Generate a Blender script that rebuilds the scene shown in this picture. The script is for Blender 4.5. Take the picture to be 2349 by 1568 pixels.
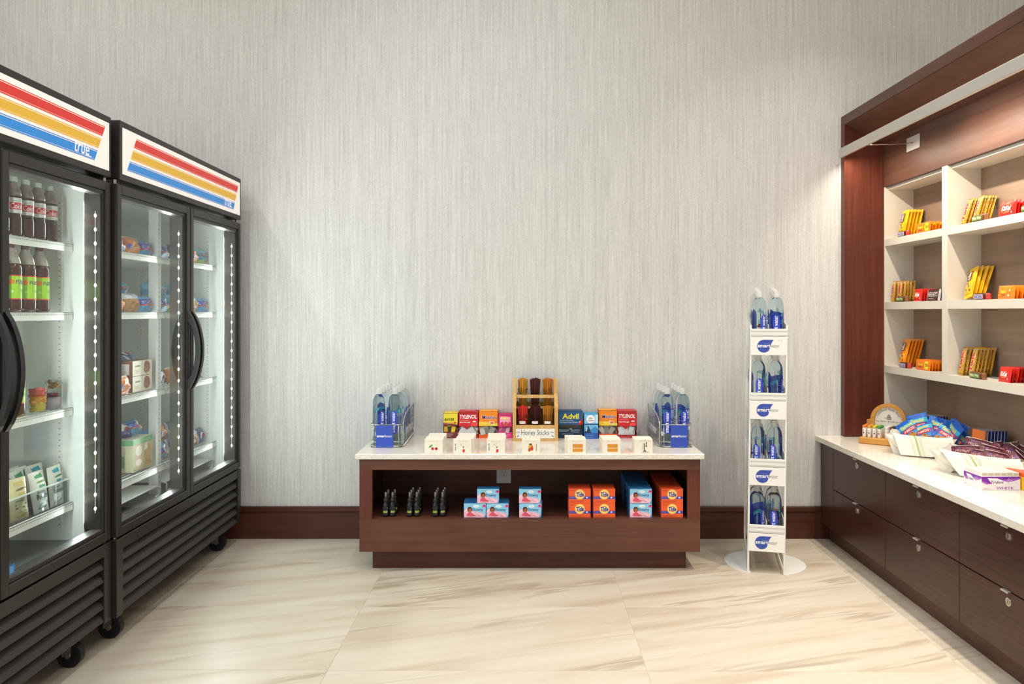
import bpy, math, random
from mathutils import Matrix, Vector
random.seed(7)
PI = math.pi
SC = bpy.context.scene
COL = SC.collection
for _o in list(bpy.data.objects):
    bpy.data.objects.remove(_o)

# ------------------------------------------------------------------ camera, world, lights, exposure
CAM_H = 1.348
cd = bpy.data.cameras.new('camera'); cam = bpy.data.objects.new('camera', cd); COL.objects.link(cam)
cam.location = (0, 0, CAM_H); cam.rotation_euler = (PI / 2, 0, 0)
cd.sensor_width = 36; cd.lens = 1749 / 2349 * 36
cd.shift_x = -31.5 / 2349; cd.shift_y = -70 / 2349
cd.clip_start = .05
SC.camera = cam
w = bpy.data.worlds.new('lobby_light'); SC.world = w; w.use_nodes = True
w.node_tree.nodes['Background'].inputs[0].default_value = (.90, .95, 1, 1)
w.node_tree.nodes['Background'].inputs[1].default_value = .75
SC.view_settings.view_transform = 'Standard'; SC.view_settings.look = 'None'
SC.view_settings.gamma = 1; SC.view_settings.use_curve_mapping = False
SC.view_settings.exposure = 0.0
try:
    SC.cycles.max_bounces = 14; SC.cycles.transmission_bounces = 14; SC.cycles.transparent_max_bounces = 24
    SC.cycles.diffuse_bounces = 5; SC.cycles.glossy_bounces = 5; SC.cycles.caustics_reflective = False
    SC.cycles.sample_clamp_indirect = 6
except Exception:
    pass

def area(name, loc, rot, sx, sy, energy, color, shape='RECTANGLE', spread=180):
    l = bpy.data.lights.new(name, 'AREA'); l.shape = shape; l.size = sx
    if shape in ('RECTANGLE', 'ELLIPSE'): l.size_y = sy
    l.energy = energy; l.color = color; l.spread = math.radians(spread)
    o = bpy.data.objects.new(name, l); COL.objects.link(o); o.location = loc; o.rotation_euler = rot
    return o
WARM = (1, .91, .78); NEUT = (.955, .98, 1)
for y, e in ((3.15, 10), (1.9, 7.5), (.5, 7.5)):
    for x, k, c, sp in ((-2.75, 1.5, (1, .97, .92), 155), (-.40, 1.1, NEUT, 140), (.75, .3, NEUT, 140), (1.80, 1.9, WARM, 92)):  # leftmost column is fill, added to brighten the upper left wall
        area('downlight_and_fill', (x, y, 4.25), (0, 0, 0), .12, .12, e * k, c, 'DISK', sp)
area('ceiling_fill', (-.75, 1.15, 4.26), (0, 0, 0), 5.0, 2.8, 40, (.98, .985, 1))  # unseen broad soft lamp, added as overhead fill to even out the room
area('light_bar_lamp', (1.868, 2.9, 2.252), (0, math.radians(-20), 0), .02, 3.1, 21, (1, .86, .69), 'RECTANGLE', 150)
area('light_bar_spot', (1.868, 3.36, 2.256), (0, math.radians(-52), 0), .02, .5, 1.8, (1, .86, .70), 'RECTANGLE', 120)

# ------------------------------------------------------------------ helpers
def lin(h):
    c = [int(h[i:i + 2], 16) / 255 for i in (0, 2, 4)]
    return tuple(x / 12.92 if x <= .04045 else ((x + .055) / 1.055) ** 2.4 for x in c) + (1,)
MATS = {}
def bsdf(m): return m.node_tree.nodes['Principled BSDF']
def newmat(key, hexc, rough=.5, metal=0., spec=.5, emit=0., coat=0., trans=0., ior=1.45):
    m = bpy.data.materials.new(key); m.use_nodes = True; b = bsdf(m)
    b.inputs['Base Color'].default_value = lin(hexc); b.inputs['Roughness'].default_value = rough
    b.inputs['Metallic'].default_value = metal; b.inputs['Specular IOR Level'].default_value = spec
    b.inputs['Coat Weight'].default_value = coat; b.inputs['Transmission Weight'].default_value = trans
    b.inputs['IOR'].default_value = ior
    if emit:
        b.inputs['Emission Color'].default_value = lin(hexc); b.inputs['Emission Strength'].default_value = emit
    m.diffuse_color = lin(hexc)
    MATS[key] = m
    return m
def mat(key):
    """'rrggbb' plain matte print, 'rrggbb:.3' with its own roughness, else a named material."""
    if key in MATS: return MATS[key]
    p = key.split(':')
    m = newmat(key, p[0], float(p[1]) if len(p) > 1 else .5)
    if len(p) > 1 and p[1] in ('.28', '.25', '.22'):      # crinkled film wrappers
        n = N(m, 'ShaderNodeTexNoise', Scale=1., Detail=3., Distortion=.6); L(m, coords(m, (90, 90, 45)), n.inputs['Vector']); bump(m, n.outputs['Fac'], .55, .006)
        if p[1] == '.22': bsdf(m).inputs['Metallic'].default_value = .55
    return m
def N(m, t, **kw):
    n = m.node_tree.nodes.new(t)
    for k, v in kw.items():
        if k in n.inputs: n.inputs[k].default_value = v
        else: setattr(n, k, v)
    return n
def L(m, a, b): m.node_tree.links.new(a, b)
def coords(m, scale, rot=(0, 0, 0), kind='Object'):
    t = N(m, 'ShaderNodeTexCoord'); mp = N(m, 'ShaderNodeMapping')
    mp.inputs['Scale'].default_value = scale; mp.inputs['Rotation'].default_value = rot
    L(m, t.outputs[kind], mp.inputs['Vector']); return mp.outputs['Vector']
def ramp(m, fac, stops):
    r = N(m, 'ShaderNodeValToRGB'); e = r.color_ramp.elements
    while len(e) < len(stops): e.new(.5)
    for i, (p, c) in enumerate(stops):
        e[i].position = p; e[i].color = lin(c) if isinstance(c, str) else (c, c, c, 1)
    L(m, fac, r.inputs['Fac']); return r.outputs['Color']
def mix(m, fac, a, b, mode='MIX'):
    n = N(m, 'ShaderNodeMix', data_type='RGBA', blend_type=mode)
    for i, s in ((0, fac), (6, a), (7, b)):
        if isinstance(s, (int, float)): n.inputs[i].default_value = s
        elif isinstance(s, tuple): n.inputs[i].default_value = s
        else: L(m, s, n.inputs[i])
    return n.outputs[2]
def bump(m, h, strength, dist=.002):
    b = N(m, 'ShaderNodeBump', Strength=strength, Distance=dist); L(m, h, b.inputs['Height'])
    L(m, b.outputs[0], bsdf(m).inputs['Normal'])

# wallpaper: fine vertical silk threads
m = newmat('wallpaper', 'd3d0c9', .62, spec=.35)
n1 = N(m, 'ShaderNodeTexNoise', Scale=1., Detail=2., Roughness=.6); L(m, coords(m, (230, 230, 4)), n1.inputs['Vector'])
n2 = N(m, 'ShaderNodeTexNoise', Scale=1., Detail=2.); L(m, coords(m, (60, 60, .35)), n2.inputs['Vector'])
n3 = N(m, 'ShaderNodeTexNoise', Scale=1., Detail=1.); L(m, coords(m, (420, 420, 230)), n3.inputs['Vector'])
c1 = ramp(m, n1.outputs['Fac'], [(.34, 'b3b2b0'), (.5, 'd1d0cd'), (.64, 'ebeae7')])
c2 = ramp(m, n2.outputs['Fac'], [(.36, 'c2c1bf'), (.64, 'e2e1df')])
c3 = ramp(m, n3.outputs['Fac'], [(.3, 'aeadab'), (.7, 'f2f1ef')])
cc = mix(m, .62, c1, mix(m, .55, c2, c3)); L(m, cc, bsdf(m).inputs['Base Color'])
bump(m, n1.outputs['Fac'], .12, .0006)

# marble-look porcelain tile
m = newmat('tile', 'd6c7ae', .36, spec=.4)
oi = N(m, 'ShaderNodeObjectInfo')
tc = N(m, 'ShaderNodeTexCoord'); va = N(m, 'ShaderNodeVectorMath', operation='ADD'); L(m, tc.outputs['Object'], va.inputs[0])
vs = N(m, 'ShaderNodeVectorMath', operation='SCALE'); L(m, oi.outputs['Location'], vs.inputs[0]); vs.inputs['Scale'].default_value = 3.1
L(m, vs.outputs[0], va.inputs[1])
mr = N(m, 'ShaderNodeMapping'); mr.inputs['Rotation'].default_value = (0, 0, -.30); L(m, va.outputs[0], mr.inputs['Vector'])
mp = N(m, 'ShaderNodeMapping'); mp.inputs['Scale'].default_value = (.62, 6.2, 1); L(m, mr.outputs[0], mp.inputs['Vector'])
wv = N(m, 'ShaderNodeTexNoise', Scale=1.3, Detail=7., Roughness=.60, Distortion=.35); L(m, mp.outputs[0], wv.inputs['Vector'])
cA = ramp(m, wv.outputs['Fac'], [(.30, 'c0ae97'), (.42, 'cabdaa'), (.5, 'd0c5b3'), (.64, 'd5ccbc')])
v2 = N(m, 'ShaderNodeTexNoise', Scale=1.5, Detail=6., Roughness=.5, Distortion=.55); L(m, mp.outputs[0], v2.inputs['Vector'])
vf = ramp(m, v2.outputs['Fac'], [(.470, 0.), (.496, .58), (.504, .58), (.55, 0.)])
v3 = N(m, 'ShaderNodeTexNoise', Scale=.9, Detail=2.); L(m, mp.outputs[0], v3.inputs['Vector'])
vm = ramp(m, v3.outputs['Fac'], [(.48, 0.), (.62, 1.)])
vv = N(m, 'ShaderNodeMath', operation='MULTIPLY'); L(m, vf, vv.inputs[0]); L(m, vm, vv.inputs[1])
L(m, mix(m, vv.outputs[0], cA, lin('9c8b76')), bsdf(m).inputs['Base Color'])
newmat('grout', 'cfc3b0', .8)

def woodmat(key, dark, mid, light, axis, rough=.38, sc=1.):
    m = newmat(key, mid, rough, spec=.4)
    s = {'x': (1.6, 44, 44), 'y': (44, 1.6, 44), 'z': (44, 44, 1.6)}[axis]
    a = N(m, 'ShaderNodeTexNoise', Scale=sc, Detail=6., Roughness=.65, Distortion=.5); L(m, coords(m, s), a.inputs['Vector'])
    b = N(m, 'ShaderNodeTexNoise', Scale=2.2, Detail=2.); L(m, coords(m, (1, 1, 1)), b.inputs['Vector'])
    c = ramp(m, a.outputs['Fac'], [(.3, dark), (.5, mid), (.7, light)])
    d = ramp(m, b.outputs['Fac'], [(.3, 'c4b8b2'), (.7, 'fffaf6')])
    L(m, mix(m, .7, c, d, 'MULTIPLY'), bsdf(m).inputs['Base Color'])
    return m
woodmat('wood_x', '613a2c', '6b4335', '744b3c', 'x')
woodmat('wood_y', '54362b', '5f4034', '68493b', 'y')
woodmat('wood_z', '5b2e22', '683629', '733f31', 'z')
woodmat('wood_dark', '38211a', '402720', '492e26', 'y')
woodmat('wood_base', '4f2c21', '593428', '633b2e', 'x')
woodmat('wood_drawer', '3e241b', '462a21', '4e3127', 'y', .27)
woodmat('taupe_back', '96826f', '9f8a78', 'a89382', 'y', .5)
woodmat('pine', 'd9a85e', 'e6bd76', 'efcf92', 'z', .5)
woodmat('oak', 'c98f3c', 'd7a04c', 'e2b163', 'x', .5)

# quartz
m = newmat('quartz', 'e6e0d4', .14, spec=.5)
n1 = N(m, 'ShaderNodeTexNoise', Scale=5., Detail=8., Roughness=.7, Distortion=1.4); L(m, coords(m, (1, 1, 1)), n1.inputs['Vector'])
n2 = N(m, 'ShaderNodeTexNoise', Scale=60., Detail=3.); L(m, coords(m, (1, 1, 1)), n2.inputs['Vector'])
cq = ramp(m, n1.outputs['Fac'], [(.38, 'e9e4da'), (.49, 'e6e0d5'), (.505, 'd8d0c3'), (.52, 'e6e0d5'), (.65, 'ebe6dd')])
L(m, mix(m, .25, cq, ramp(m, n2.outputs['Fac'], [(.4, 'dcd5c9'), (.6, 'efebe3')])), bsdf(m).inputs['Base Color'])

newmat('plaster', 'dcd8d0', .8); newmat('ceiling_white', 'e6e4df', .85)
newmat('white_lam', 'dcd6ca', .42); newmat('white_metal', 'e8e8e4', .35); newmat('liner', 'e6ebe8', .4)
newmat('black_metal', '2b2725', .38, spec=.5); newmat('black_slat', '3a3634', .55); newmat('black_plastic', '1c1a1b', .35)
newmat('black_hole', '0c0b0b', .8); newmat('chrome', 'd8d4d0', .18, 1.); newmat('steel', 'b9b4ae', .32, 1.)
newmat('alu', 'cac5c0', .45, .5); newmat('brass', 'b79a5e', .35, 1.); newmat('rubber', '201e20', .55)
newmat('grey_metal', '8d8f8c', .4, .6); newmat('lamp_lens', 'ffe2b8', .4, emit=3.0)
newmat('led', 'f4fbff', .4, emit=16.0); newmat('led_tube', 'a8aca8', .4)
newmat('sign_white', 'f2efe9', .4, emit=.34); newmat('sign_red', 'd8342e', .4, emit=.24); newmat('sign_yellow', 'e2b436', .4, emit=.24)
newmat('sign_blue', '2c8bdc', .4, emit=.24); newmat('sign_pale', 'fbe0d2', .4, emit=.4)
newmat('cap_white', 'efeeec', .35); newmat('ceramic', 'ece7db', .18); newmat('linen', 'efeae0', .85); newmat('linen_green', 'b8bf8e', .85)
newmat('jamb', '77756f', .2, .95)
m = newmat('cap_clear', 'f6f5f3', .35, trans=.55, ior=1.2)
def film(key, c, a):
    m = newmat(key, c, .4); bsdf(m).inputs['Alpha'].default_value = a
film('print_drop', '3049c0', .88); film('print_teal', '52c4d0', .55); film('print_blue', '6a86d6', .4)
m = newmat('pet_water', 'f4fafc', .02, trans=1., ior=1.09)
m = newmat('jar_glass', 'f8f8f4', .03, trans=1., ior=1.12)
m = newmat('clear_bin', 'eef8f6', .06, trans=1., ior=1.08)
m = newmat('cola', '2a100a', .08, coat=.6); newmat('tea', '38160c', .08, coat=.6)
def pane(key, tint, ior, boost=1.):
    m = bpy.data.materials.new(key); m.use_nodes = True; nt = m.node_tree; nt.nodes.clear()
    o = nt.nodes.new('ShaderNodeOutputMaterial'); t = nt.nodes.new('ShaderNodeBsdfTransparent'); g = nt.nodes.new('ShaderNodeBsdfGlossy')
    f = nt.nodes.new('ShaderNodeFresnel'); x = nt.nodes.new('ShaderNodeMixShader')
    t.inputs[0].default_value = lin(tint); g.inputs['Roughness'].default_value = .01; f.inputs[0].default_value = ior
    ge = nt.nodes.new('ShaderNodeNewGeometry'); iv = nt.nodes.new('ShaderNodeMath'); iv.operation = 'SUBTRACT'; iv.inputs[0].default_value = boost
    nt.links.new(ge.outputs['Backfacing'], iv.inputs[1])       # the rear face of the thin pane adds no second mirror
    mu = nt.nodes.new('ShaderNodeMath'); mu.operation = 'MULTIPLY'; mu.use_clamp = True; nt.links.new(iv.outputs[0], mu.inputs[1])
    nt.links.new(f.outputs[0], mu.inputs[0]); nt.links.new(mu.outputs[0], x.inputs[0]); nt.links.new(t.outputs[0], x.inputs[1]); nt.links.new(g.outputs[0], x.inputs[2]); nt.links.new(x.outputs[0], o.inputs[0])
    MATS[key] = m
pane('door_glass', 'f6faf8', 1.5, 1.0)
pane('acrylic', 'eef0f2', 1.4, 1.0)

TXT = {}
def text_geo(s, bold=0., shear=0., space=1.):
    k = (s, bold, shear, space)
    if k not in TXT:
        cu = bpy.data.curves.new('t', 'FONT'); cu.body = s; cu.resolution_u = 2; cu.offset = bold; cu.shear = shear; cu.space_character = space
        ob = bpy.data.objects.new('t', cu); COL.objects.link(ob)
        dg = bpy.context.evaluated_depsgraph_get(); me = bpy.data.meshes.new_from_object(ob.evaluated_get(dg))
        vs = [tuple(v.co)[:2] for v in me.vertices]; fs = [tuple(p.vertices) for p in me.polygons]
        bpy.data.objects.remove(ob); bpy.data.curves.remove(cu); bpy.data.meshes.remove(me)
        x0 = min(v[0] for v in vs); x1 = max(v[0] for v in vs); y0 = min(v[1] for v in vs); y1 = max(v[1] for v in vs)
        vs = [((a - x0) / (x1 - x0), (b - y0) / (y1 - y0)) for a, b in vs]
        TXT[k] = (vs, fs)
    return TXT[k]

def FR(x=0, y=0, z=0):   # print plane facing -Y: u -> x, v -> z, w -> -y
    return Matrix(((1, 0, 0, x), (0, 0, -1, y), (0, 1, 0, z), (0, 0, 0, 1)))
def LEFT(x=0, y=0, z=0):  # print plane facing -X: u -> -y, v -> z, w -> -x
    return Matrix(((0, 0, -1, x), (-1, 0, 0, y), (0, 1, 0, z), (0, 0, 0, 1)))
def RIGHT(x=0, y=0, z=0):  # facing +X
    return Matrix(((0, 0, 1, x), (1, 0, 0, y), (0, 1, 0, z), (0, 0, 0, 1)))
def TOP(x=0, y=0, z=0): return Matrix.Translation((x, y, z))

class G:
    """collects shapes and links them as ONE mesh object"""
    def __init__(s): s.v = []; s.f = []; s.fm = []; s.fs = []; s.ms = []; s.M = Matrix(); s.fn = None
    def add(s, vs, fs, m, smooth=False):
        o = len(s.v)
        for p in vs:
            if s.fn: p = s.fn(*p)
            s.v.append(tuple(s.M @ Vector(p)))
        if m not in s.ms: s.ms.append(m)
        i = s.ms.index(m)
        for f in fs:
            s.f.append(tuple(o + k for k in f)); s.fm.append(i); s.fs.append(smooth)
        return s
    def box(s, x0, y0, z0, x1, y1, z1, m, c=0.):
        if c <= 0:
            v = [(x, y, z) for z in (z0, z1) for y in (y0, y1) for x in (x0, x1)]
            return s.add(v, [(0, 2, 3, 1), (4, 5, 7, 6), (0, 1, 5, 4), (2, 6, 7, 3), (0, 4, 6, 2), (1, 3, 7, 5)], m)
        v = []; idx = {}
        for iz, z in enumerate((z0, z1)):
            for iy, y in enumerate((y0, y1)):
                for ix, x in enumerate((x0, x1)):
                    dx, dy, dz = (c, -c)[ix], (c, -c)[iy], (c, -c)[iz]
                    for a, p in enumerate(((x, y + dy, z + dz), (x + dx, y, z + dz), (x + dx, y + dy, z))):
                        idx[ix, iy, iz, a] = len(v); v.append(p)
        f = []
        for a in range(3):
            for sgn in (0, 1):
                q = []
                for (p, r) in ((0, 0), (1, 0), (1, 1), (0, 1)):
                    k = [0, 0, 0]; k[a] = sgn; k[(a + 1) % 3] = p; k[(a + 2) % 3] = r; q.append(idx[k[0], k[1], k[2], a])
                f.append(tuple(q if sgn else q[::-1]))
        for a in range(3):       # edges parallel to axis a
            b, d = (a + 1) % 3, (a + 2) % 3
            for p in (0, 1):
                for r in (0, 1):
                    k0 = [0, 0, 0]; k0[b] = p; k0[d] = r; k1 = list(k0); k1[a] = 1
                    f.append((idx[k0[0], k0[1], k0[2], b], idx[k1[0], k1[1], k1[2], b], idx[k1[0], k1[1], k1[2], d], idx[k0[0], k0[1], k0[2], d]))
        for k in [(i, j, l) for i in (0, 1) for j in (0, 1) for l in (0, 1)]:
            f.append((idx[k + (0,)], idx[k + (1,)], idx[k + (2,)]))
        return s.add(v, f, m)
    def lathe(s, prof, m, n=20, cx=0, cy=0, smooth=True, closed=True):
        v = []; f = []
        for r, z in prof:
            for k in range(n):
                a = 2 * PI * k / n; v.append((cx + r * math.cos(a), cy + r * math.sin(a), z))
        for i in range(len(prof) - 1):
            for k in range(n):
                a, b = i * n + k, i * n + (k + 1) % n; f.append((a, b, b + n, a + n))
        if closed:
            f.append(tuple(range(n))[::-1]); f.append(tuple(range((len(prof) - 1) * n, len(prof) * n)))
        return s.add(v, f, m, smooth)
    def cyl(s, p0, p1, r0, m, r1=None, n=16, smooth=True):
        r1 = r0 if r1 is None else r1; p0 = Vector(p0); p1 = Vector(p1); q = (p1 - p0).to_track_quat('Z', 'Y'); v = []
        for p, r in ((p0, r0), (p1, r1)):
            for k in range(n): v.append(tuple(p + q @ Vector((r * math.cos(2 * PI * k / n), r * math.sin(2 * PI * k / n), 0))))
        s.add(v, [(k, (k + 1) % n, n + (k + 1) % n, n + k) for k in range(n)], m, smooth)
        return s.add(v, [tuple(range(n))[::-1], tuple(range(n, 2 * n))], m)
    def tube(s, pts, r, m, n=8):
        pts = [Vector(p) for p in pts]; v = []; f = []
        for i, p in enumerate(pts):
            d = (pts[min(i + 1, len(pts) - 1)] - pts[max(i - 1, 0)]).normalized(); q = d.to_track_quat('Z', 'Y')
            for k in range(n): v.append(tuple(p + q @ Vector((r * math.cos(2 * PI * k / n), r * math.sin(2 * PI * k / n), 0))))
        for i in range(len(pts) - 1):
            o = i * n
            # match rings whatever twist the frames picked
            best = min(range(n), key=lambda t: (Vector(v[o]) - Vector(v[o + n + t])).length)
            for k in range(n): f.append((o + k, o + (k + 1) % n, o + n + (k + 1 + best) % n, o + n + (k + best) % n))
        f.append(tuple(range(n))[::-1]); f.append(tuple(range((len(pts) - 1) * n, len(pts) * n)))
        return s.add(v, f, m, True)
    def prism(s, pts, h0, h1, m, smooth=False):   # polygon in (u,v), extruded along w
        n = len(pts); v = [(a, b, h0) for a, b in pts] + [(a, b, h1) for a, b in pts]
        s.add(v, [tuple(range(n))[::-1], tuple(range(n, 2 * n))], m)
        return s.add(v, [(k, (k + 1) % n, n + (k + 1) % n, n + k) for k in range(n)], m, smooth)
    def rect(s, u0, v0, u1, v1, m, w=0., n=1, k=1):
        v = []; f = []
        for j in range(k + 1):
            for i in range(n + 1): v.append((u0 + (u1 - u0) * i / n, v0 + (v1 - v0) * j / k, w))
        for j in range(k):
            for i in range(n): a = j * (n + 1) + i; f.append((a, a + 1, a + n + 2, a + n + 1))
        return s.add(v, f, m)
    def poly(s, pts, m, w=0.): return s.add([(a, b, w) for a, b in pts], [tuple(range(len(pts)))], m)
    def disc(s, u, v, r, m, w=0., rv=None, n=20, a0=0., a1=2 * PI):
        rv = rv or r
        p = [(u + r * math.cos(a0 + (a1 - a0) * k / n), v + rv * math.sin(a0 + (a1 - a0) * k / n)) for k in range(n if a1 - a0 > 6.28 else n + 1)]
        return s.add([(u, v, w)] + [(a, b, w) for a, b in p], [(0, k + 1, (k + 1) % len(p) + 1) for k in range(len(p) if a1 - a0 > 6.28 else len(p) - 1)], m)
    def ring(s, u, v, r0, r1, m, w=0., n=24, a0=0., a1=2 * PI, ky=1.):
        p = []
        for k in range(n + 1):
            a = a0 + (a1 - a0) * k / n
            p += [(u + r0 * math.cos(a), v + ky * r0 * math.sin(a), w), (u + r1 * math.cos(a), v + ky * r1 * math.sin(a), w)]
        return s.add(p, [(2 * k, 2 * k + 1, 2 * k + 3, 2 * k + 2) for k in range(n)], m)
    def text(s, t, u0, v0, u1, v1, m, w=.0004, bold=0., shear=0., up=False, space=1.):
        vs, fs = text_geo(t, bold, shear, space)
        if up:   # reading upwards
            vv = [(u1 - b * (u1 - u0), v0 + a * (v1 - v0), w) for a, b in vs]
        else:
            vv = [(u0 + a * (u1 - u0), v0 + b * (v1 - v0), w) for a, b in vs]
        return s.add(vv, fs, m)
    def lines(s, u0, v0, u1, v1, n, m, w=.0004, fill=.4, seed=1):   # small print too small to read
        r = random.Random(seed); h = (v1 - v0) / n
        for i in range(n): s.rect(u0, v0 + h * i, u0 + (u1 - u0) * r.uniform(.7, 1), v0 + h * i + h * fill, m, w)
        return s
    def build(s, name, parent=None, loc=(0, 0, 0), rot=(0, 0, 0)):
        me = bpy.data.meshes.new(name); me.from_pydata(s.v, [], s.f)
        for k in s.ms: me.materials.append(mat(k))
        me.polygons.foreach_set('material_index', s.fm); me.polygons.foreach_set('use_smooth', s.fs); me.update()
        o = bpy.data.objects.new(name, me); COL.objects.link(o); o.location = loc; o.rotation_euler = rot
        if parent: o.parent = parent
        return o

def tag(o, label, cat, group=None, kind=None):
    o['label'] = label; o['category'] = cat
    if group: o['group'] = group
    if kind: o['kind'] = kind
    return o
def thing(name, label, cat, loc=(0, 0, 0), rz=0., group=None):
    o = bpy.data.objects.new(name, None); COL.objects.link(o); o.location = loc; o.rotation_euler = (0, 0, rz)
    o.empty_display_size = .05
    return tag(o, label, cat, group)
def dup(root, loc, rot, label=None, group=None):
    r = root.copy(); COL.objects.link(r); r.location = loc; r.rotation_euler = rot
    if label: r['label'] = label
    if group: r['group'] = group
    for ch in list(root.children):
        c = ch.copy(); COL.objects.link(c); c.parent = r
        for g in list(ch.children):
            d = g.copy(); COL.objects.link(d); d.parent = c
    return r
class Proto:
    """first call places the original, later calls place copies"""
    def __init__(s, o): s.o = o; s.used = False
    def put(s, loc, rot, label, group=None):
        if not s.used:
            s.used = True; o = s.o; o.location = loc; o.rotation_euler = rot; o['label'] = label
            if group: o['group'] = group
            return o
        return dup(s.o, loc, rot, label, group)
def struct(o): o['kind'] = 'structure'; return o
ORD = ['first', 'second', 'third', 'fourth', 'fifth', 'sixth', 'seventh', 'eighth', 'ninth', 'tenth', 'eleventh', 'twelfth',
       'thirteenth', 'fourteenth', 'fifteenth', 'sixteenth']
def pillow(g, w, h, t, mfn, seed=0, nu=10, nv=14, crimp=.06, wr=.12, side=2.5, bend=0.):
    """flow-wrapped packet standing on its bottom crimp, front to -Y; returns the front surface map for prints"""
    r = random.Random(seed); ph = [r.uniform(0, 6.28) for _ in range(6)]
    def T(u, v):
        c = 2 * v - 1; e = 1 - 2 * crimp
        if abs(c) > e: k = 0.
        else: k = (1 - (abs(c) / e) ** 4) ** .6
        k *= max(0, 1 - abs(u) ** side) ** .55
        wv = 1 + wr * (math.sin(9 * v + 3 * u + ph[0]) * .5 + math.sin(5 * u - 7 * v + ph[1]) * .4 + math.sin(17 * v + ph[2]) * .25)
        return t / 2 * k * wv + .0004
    def off(u, v): return bend * (4 * v * (1 - v)) + wr * .03 * math.sin(6 * v + ph[3]) * h * .3
    vs = []; fs = {}
    for sgn in (-1, 1):
        for j in range(nv + 1):
            for i in range(nu + 1):
                u, v = -1 + 2 * i / nu, j / nv
                vs.append((u * w / 2 * (1 - .04 * wr * 4 * math.sin(8 * v + ph[4]) * (1 if crimp < v < 1 - crimp else 0)), sgn * T(u, v) + off(u, v), v * h))
    n1 = (nu + 1) * (nv + 1)
    for j in range(nv):
        for i in range(nu):
            a = j * (nu + 1) + i; k = mfn(-1 + 2 * (i + .5) / nu, (j + .5) / nv)
            fs.setdefault(k, []).append((a, a + 1, a + nu + 2, a + nu + 1)); b = a + n1
            fs[k].append((b, b + nu + 1, b + nu + 2, b + 1))
    o = g.add
    base = len(g.v); first = True
    for k, ff in fs.items():
        if first: g.add(vs, ff, k, True); first = False
        else:
            if k not in g.ms: g.ms.append(k)
            i = g.ms.index(k)
            for f in ff: g.f.append(tuple(base + q for q in f)); g.fm.append(i); g.fs.append(True)
    return lambda u, v, wq=0.: (u, off(2 * u / w, v / h) - T(max(-1, min(1, 2 * u / w)), max(0, min(1, v / h))) - wq - .0005, v)
# ------------------------------------------------------------------ room
YW = 4.535                       # back wall
g = G(); g.box(-3.3, YW, 0, 3.15, YW + .1, 4.3, 'wallpaper'); struct(g.build('wall_back'))
g = G(); g.box(-3.3, -2.2, 0, -3.2, YW, 4.3, 'plaster'); struct(g.build('wall_left'))
g = G(); g.box(2.42, -2.2, 0, 3.05, YW, 2.5, 'plaster'); g.box(3.05, -2.2, 0, 3.15, YW, 4.3, 'plaster'); struct(g.build('wall_right'))
g = G(); g.box(-3.3, -2.2, 4.3, 3.15, YW + .1, 4.4, 'ceiling_white'); struct(g.build('ceiling'))
g = G(); g.box(-3.3, -2.2, -.06, 3.15, YW, -.0014, 'grout'); floor = struct(g.build('floor'))
rows = [4.096 - .6175 * k for k in range(-1, 11)]; cols = [-3.195, -1.945, -.745, .455, 1.652, 2.85]
ta = math.radians(-.4); tiles = 0; tmesh = {}
for j in range(len(rows) - 1):
    for i in range(len(cols) - 1):
        x0, x1 = max(cols[i], -3.19) + .0008, min(cols[i + 1], 2.41) - .0008
        y0, y1 = rows[j + 1] + .0008, min(rows[j], YW + .0) - .0008
        cx, cy = (x0 + x1) / 2, (y0 + y1) / 2
        k = (round(x1 - x0, 3), round(y1 - y0, 3))
        if k not in tmesh:
            g = G(); a, b = (x1 - x0) / 2, (y1 - y0) / 2; g.box(-a, -b, -.006, a, b, 0, 'tile', .0006); o = g.build('tile', floor); tmesh[k] = o
        else:
            o = tmesh[k].copy(); COL.objects.link(o); o.parent = floor
        o.location = (cx, cy - .006 * (cx - .4), 0); o.rotation_euler = (0, 0, 0)
g = G(); g.box(-3.19, YW - .014, 0, 2.40, YW, .158, 'wood_base', .001); g.box(-3.19, YW - .019, .160, 2.40, YW, .192, 'wood_base', .003); struct(g.build('baseboard_back'))

# ------------------------------------------------------------------ display table
TX0, TX1, TY = -.862, .904, 3.95
tb = thing('display_table', 'dark wood display table with open niche and pale stone top against the wallpapered wall', 'table', (.021, 4.24, 0))
def tbuild(g, n, p=None):
    o = g.build(n, p or tb); o.location = (-.021, -4.24, 0) if p is None else (0, 0, 0); return o
g = G(); g.box(-.805, 4.01, 0, .842, 4.50, .1036, 'wood_base'); tbuild(g, 'plinth')
g = G()
g.box(TX0, TY, .1036, TX1, TY + .022, .272, 'wood_x'); tbuild(g, 'bottom_rail')
g = G(); g.box(TX0, TY, .528, TX1, TY + .022, .583, 'wood_x'); tbuild(g, 'top_rail')
g = G(); g.box(TX0, TY + .0005, .272, TX0 + .066, TY + .022, .528, 'wood_z'); tbuild(g, 'stile')
g = G(); g.box(TX1 - .066, TY + .0005, .272, TX1, TY + .022, .528, 'wood_z'); tbuild(g, 'stile')
g = G()
g.box(TX0, TY + .022, .1036, TX0 + .02, 4.515, .583, 'wood_y'); g.box(TX1 - .02, TY + .022, .1036, TX1, 4.515, .583, 'wood_y')
g.box(TX0 + .02, 4.500, .1036, TX1 - .02, 4.515, .583, 'wood_x'); g.box(TX0 + .02, TY + .022, .565, TX1 - .02, 4.50, .583, 'wood_x')
g.box(TX0 + .02, TY + .022, .252, TX1 - .02, 4.50, .274, 'wood_x'); g.box(TX0 + .02, TY + .022, .1036, TX1 - .02, 4.50, .12, 'wood_x')
tbuild(g, 'carcass')
g = G(); g.box(-.880, 3.93, .585, .922, YW - .001, .613, 'quartz', .003); tbuild(g, 'stone_top')
g = G(); g.M = FR(-.129, 4.4995, .395)
g.prism([(-.042, -.058), (.042, -.058), (.042, .058), (-.042, .058)], 0, .006, 'f0eeea:.3')
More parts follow.
